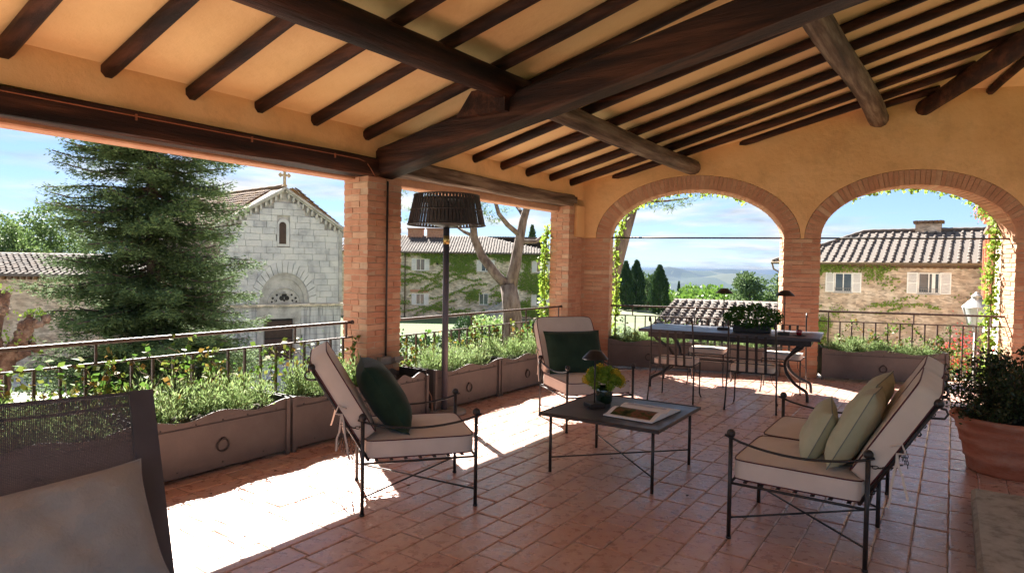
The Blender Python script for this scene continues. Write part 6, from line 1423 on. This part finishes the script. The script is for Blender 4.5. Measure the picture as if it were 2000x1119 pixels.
# ---- umbrella pines
def limb(b, pts, r0, r1, seg=8):
    n = len(pts); b.tube(pts, [r0 + (r1 - r0) * i / (n - 1) for i in range(n)], seg)
def needles(name, parent, centers, sd, n=900, size=0.15, flat=.45, mt='pine'):
    rs = np.random.RandomState(sd); P = []; D = []
    for c, r in centers:
        m = int(n * r * r)
        tuft = rs.normal(0, 1, (max(3, m // 14), 3)); tuft /= np.linalg.norm(tuft, axis=1, keepdims=True); tuft = np.array(c) + tuft * rs.uniform(.3, 1, (len(tuft), 1)) * r * np.array([1, 1, flat])
        for q in tuft: d = rs.normal(0, 1, (14, 3)); d[:, 2] += .5; d /= np.linalg.norm(d, axis=1, keepdims=True); P.append(q + d * 0.03); D.append(d)
    P = np.concatenate(P); D = np.concatenate(D); o = leaves(name, P, D, size, M[mt], parent, aspect=.16, rs=rs, jitter=.15); o['kind'] = 'stuff'; return o
PY = 24.0
def pp(px, py, dy=0.0): Y = PY + dy; return Vector(((px - 1000) / 1252.4 * Y * 1.0, Y, 1.6 - (py - 559.5 + 37.4 + 10 - 0.0155 * (px - 1000) * 1.0 ) / 1252.4 * Y - 0.0)) 
pn = thing('pine_tree', 'umbrella pine with a forked bare trunk in front of the ivy house', 'pine tree', (0, 0, 0), 0, 'umbrella pines')
b = MB(); limb(b, [Vector((0.15, PY, -3.3)), pp(1004, 640), pp(1000, 590), pp(993, 545)], 0.42, 0.30, 12); b.build('trunk', M['bark'], pn)
for pts, r0, r1 in (([pp(995, 552), pp(970, 528), pp(940, 490), pp(925, 455), pp(922, 425, -.3), pp(912, 395, -.6), pp(900, 370, -1)], .20, .09), ([pp(925, 452), pp(905, 443, .3), pp(880, 425, .8)], .08, .05),
                    ([pp(998, 548), pp(1006, 505), pp(1013, 460), pp(1020, 420), pp(1030, 385), pp(1045, 355)], .24, .09), ([pp(1014, 450), pp(990, 430, -.4), pp(972, 408, -.9), pp(962, 375, -1.2)], .11, .06),
                    ([pp(1022, 415), pp(1012, 400, .5), pp(1000, 385, 1), pp(990, 365, 1.2)], .08, .04), ([pp(1015, 462), pp(1045, 462, .3), pp(1070, 445, .6), pp(1085, 432, .8), pp(1097, 425, 1)], .09, .05), ([pp(1028, 395), pp(1045, 378, -.5), pp(1062, 360, -.9)], .07, .04)):
    q = MB(); limb(q, pts, r0, r1); q.build('limb', M['bark'], pn)
cs_ = []
rs = np.random.RandomState(90)
for i in range(34): px, py = rs.uniform(770, 1150), rs.uniform(285, 352); cs_.append((tuple(pp(px, py, rs.uniform(-2.5, 2.5))), rs.uniform(.6, 1.0)))
cs_ += [(tuple(pp(810, 395, 1)), .55), (tuple(pp(800, 420, 1)), .35), (tuple(pp(850, 378, 0)), .6), (tuple(pp(950, 408, -1)), .5), (tuple(pp(962, 425, -1)), .35), (tuple(pp(985, 402, 1)), .3), (tuple(pp(1030, 395, .5)), .3), (tuple(pp(930, 385, -1)), .5)]
needles('canopy', pn, cs_, 91, 800, .15)
pn2 = thing('pine_tree', 'leaning pine trunk seen through the left side of the first arch', 'pine tree', (0, 0, 0), 0, 'umbrella pines')
PY = 17.0
b = MB(); limb(b, [Vector((2.1, PY, -3.3)), pp(1175, 620), pp(1192, 540), pp(1206, 490), pp(1220, 440), pp(1232, 400), pp(1250, 365, .3)], 0.27, 0.10, 10); b.build('trunk', M['bark'], pn2)
for pts, r0, r1 in (([pp(1236, 395), pp(1262, 385, .2), pp(1300, 383, .4), pp(1340, 378, .5)], .05, .02), ([pp(1236, 392), pp(1280, 372, 0), pp(1330, 362, 0), pp(1390, 352, 0)], .06, .03), ([pp(1220, 440), pp(1200, 420), pp(1180, 405)], .05, .03)):
    q = MB(); limb(q, pts, r0, r1, 6); q.build('limb', M['bark'], pn2)
cs_ = [(tuple(pp(1270, 393, .2)), .28), (tuple(pp(1295, 398, .3)), .30), (tuple(pp(1325, 390, .4)), .30), (tuple(pp(1350, 380, .4)), .26), (tuple(pp(1370, 372, .3)), .22), (tuple(pp(1250, 385, 0)), .2)]
for i in range(16): px, py = rs.uniform(1180, 1420), rs.uniform(290, 362); cs_.append((tuple(pp(px, py, rs.uniform(-1, 1))), rs.uniform(.35, .55)))
needles('canopy', pn2, cs_, 92, 1500, .12)

# ---- gnarled pollard at the left
gn = thing('pollard_tree', 'gnarled reddish pollarded trunk with knobbly heads at left', 'pollard tree', (-10.0, 12.2, -3.55), 0)
def knob_mesh(b, c, r, rs, seg=12, rings=9):
    base = MB().ball((0, 0, 0), 1, seg, rings); vs = []
    ph = rs.uniform(0, 6, 6)
    for v in base.v: x, y, z = v; k = 1 + .22 * math.sin(4 * x + ph[0]) * math.sin(5 * y + ph[1]) + .18 * math.sin(7 * z + ph[2] + 3 * x) + .08 * math.sin(13 * y + ph[3]); vs.append((c[0] + x * r * k, c[1] + y * r * k, c[2] + z * r * k))
    b.add(vs, base.f, True)
rs = np.random.RandomState(13)
b = MB(); n = 15; P = [(0.25 * math.sin(k * .5), 0.05 * math.cos(k), k * .2) for k in range(n)]; b.tube(P, [0.40 - .008 * k + .05 * math.sin(k * 1.7) for k in range(n)], 14); b.build('trunk', M['bark_r'], gn)
heads = [(-.95, .0, 4.0), (-.55, -.2, 4.3), (-.15, .1, 4.15), (.35, -.1, 4.35), (.75, .1, 3.9), (-.4, .2, 3.6), (.3, -.2, 3.55), (-1.3, .1, 3.75), (.55, .2, 3.4), (-.7, -.3, 3.35)]
for i, h_ in enumerate(heads):
    q = MB(); mid = (h_[0] * .5, h_[1], 3.1 + (h_[2] - 3.1) * .4); q.tube([(0.08, 0, 2.6), mid, (h_[0], h_[1], h_[2] - .08)], [.22, .12, .075], 9)
    for _ in range(12): knob_mesh(q, (h_[0] + rs.normal(0, .085), h_[1] + rs.normal(0, .085), h_[2] + rs.normal(0, .08)), rs.uniform(.045, .095), rs, 8, 6)
    for _ in range(5): f_ = rs.uniform(.3, .9); knob_mesh(q, (mid[0] * (1 - f_) + h_[0] * f_, h_[1] + rs.normal(0, .05), mid[2] * (1 - f_) + h_[2] * f_), rs.uniform(.07, .12), rs, 8, 6)
    q.build('limb', M['bark_r'], gn)
P = np.concatenate([np.array(h_) + rs.normal(0, 1, (60, 3)) * np.array([.14, .14, .05]) + np.array([0, 0, .2]) for h_ in heads]); leaves('shoots', P, np.tile([0, 0, 1.0], (len(P), 1)), .06, M['vine'], gn, rs=rs)['kind'] = 'stuff'

# ---- shrubs and hedges
def bush(label, loc, r, h, sd, m='bush', size=.07, n=1500, name='shrub', sx=1.0):
    rs = np.random.RandomState(sd); t = thing(name, label, 'shrub', loc, 0, 'garden shrubs'); P = []
    d = rs.normal(0, 1, (n, 3)); d /= np.linalg.norm(d, axis=1, keepdims=True); d[:, 2] = np.abs(d[:, 2]) ** .8; lump = 1 + .12 * np.sin(d[:, 0] * 6 + d[:, 2] * 5) + .1 * np.sin(d[:, 1] * 8)
    P = d * (rs.uniform(.72, 1.0, n) * lump)[:, None] * np.array([r * sx, r, h]); o = leaves('foliage', P, d, size, M[m], t, rs=rs); o['kind'] = 'stuff'
    b = MB(); 
    for k in range(5): a = k * 1.256; b.tube([(0, 0, 0), (r * .3 * math.cos(a), r * .3 * math.sin(a), h * .7)], .02, 5)
    b.build('stems', M['stem'], t); return t
bush('round green bush at the left edge under the gnarled tree', (-9.6, 11.0, -3.25), .9, 1.9, 1, size=.08, n=2400)
bush('bright round bush right of the gnarled trunk', (-8.7, 13.2, -3.25), 1.2, 2.0, 2, size=.08, n=3400)
bush('tall green shrub at the foot of the fir', (-9.4, 15.2, -3.25), 1.3, 1.6, 3, size=.09, n=3000)
bush('low shrub left of the chapel door', (-12.6, 28.6, -3.25), 0.8, 1.25, 4, size=.12, n=1100)
bush('small shrub on the court near the chapel wall', (-10.2, 22.5, -3.25), 1.0, 1.1, 5, size=.1, n=1500)
bush('dark clipped hedge ball before the ivy house', (at(925, 40), 40, -3.25), 1.5, 1.75, 6, 'cyp', .16, 2600)
bush('pale variegated bush below the ivy house stairs', (at(962, 38), 38, -3.25), 1.6, 1.9, 7, 'herb', .16, 2600)
bush('green bush right of the pine trunk', (at(1050, 36), 36, -3.25), 1.8, 1.6, 8, 'bush', .15, 2600)
bush('long low hedge on the lawn left of the ivy house', (at(830, 34), 34, -3.25), 1.1, 1.15, 9, 'cyp', .13, 4200, 'hedge', 3.6)
bush('clipped hedge behind the first arch railing', (at(1215, 15), 15, -3.25), 0.9, 2.75, 10, 'bush', .08, 4500, 'hedge', 1.4)
bush('leafy shrubs below the first arch at left', (at(1230, 12.6), 12.6, -3.25), 1.0, 2.9, 11, 'bush', .07, 4500, 'shrub', 1.6)
bush('pale creeper mound beside the outbuilding', (at(1500, 15), 15.2, -3.25), 1.1, 3.0, 12, 'herb', .07, 4000, 'shrub', 1.3)

# ================================================================== AIR
hz = MB().box((0, 0, (-190 + 17) / 2), (18400, 18400, 207)).build('haze', None)
hm = bpy.data.materials.new('air_haze'); hm.use_nodes = True; t_ = hm.node_tree; t_.nodes.clear()
ho = N(t_, 'ShaderNodeOutputMaterial'); hv = N(t_, 'ShaderNodeVolumePrincipled'); hv.inputs['Density'].default_value = 0.00013; hv.inputs['Color'].default_value = (0.045, 0.09, 0.18, 1); hv.inputs['Anisotropy'].default_value = 0.2
t_.links.new(hv.outputs[0], ho.inputs['Volume']); hz.data.materials.append(hm); tag(hz, 'thin blue haze over the valley and far hills', None, None, 'stuff')
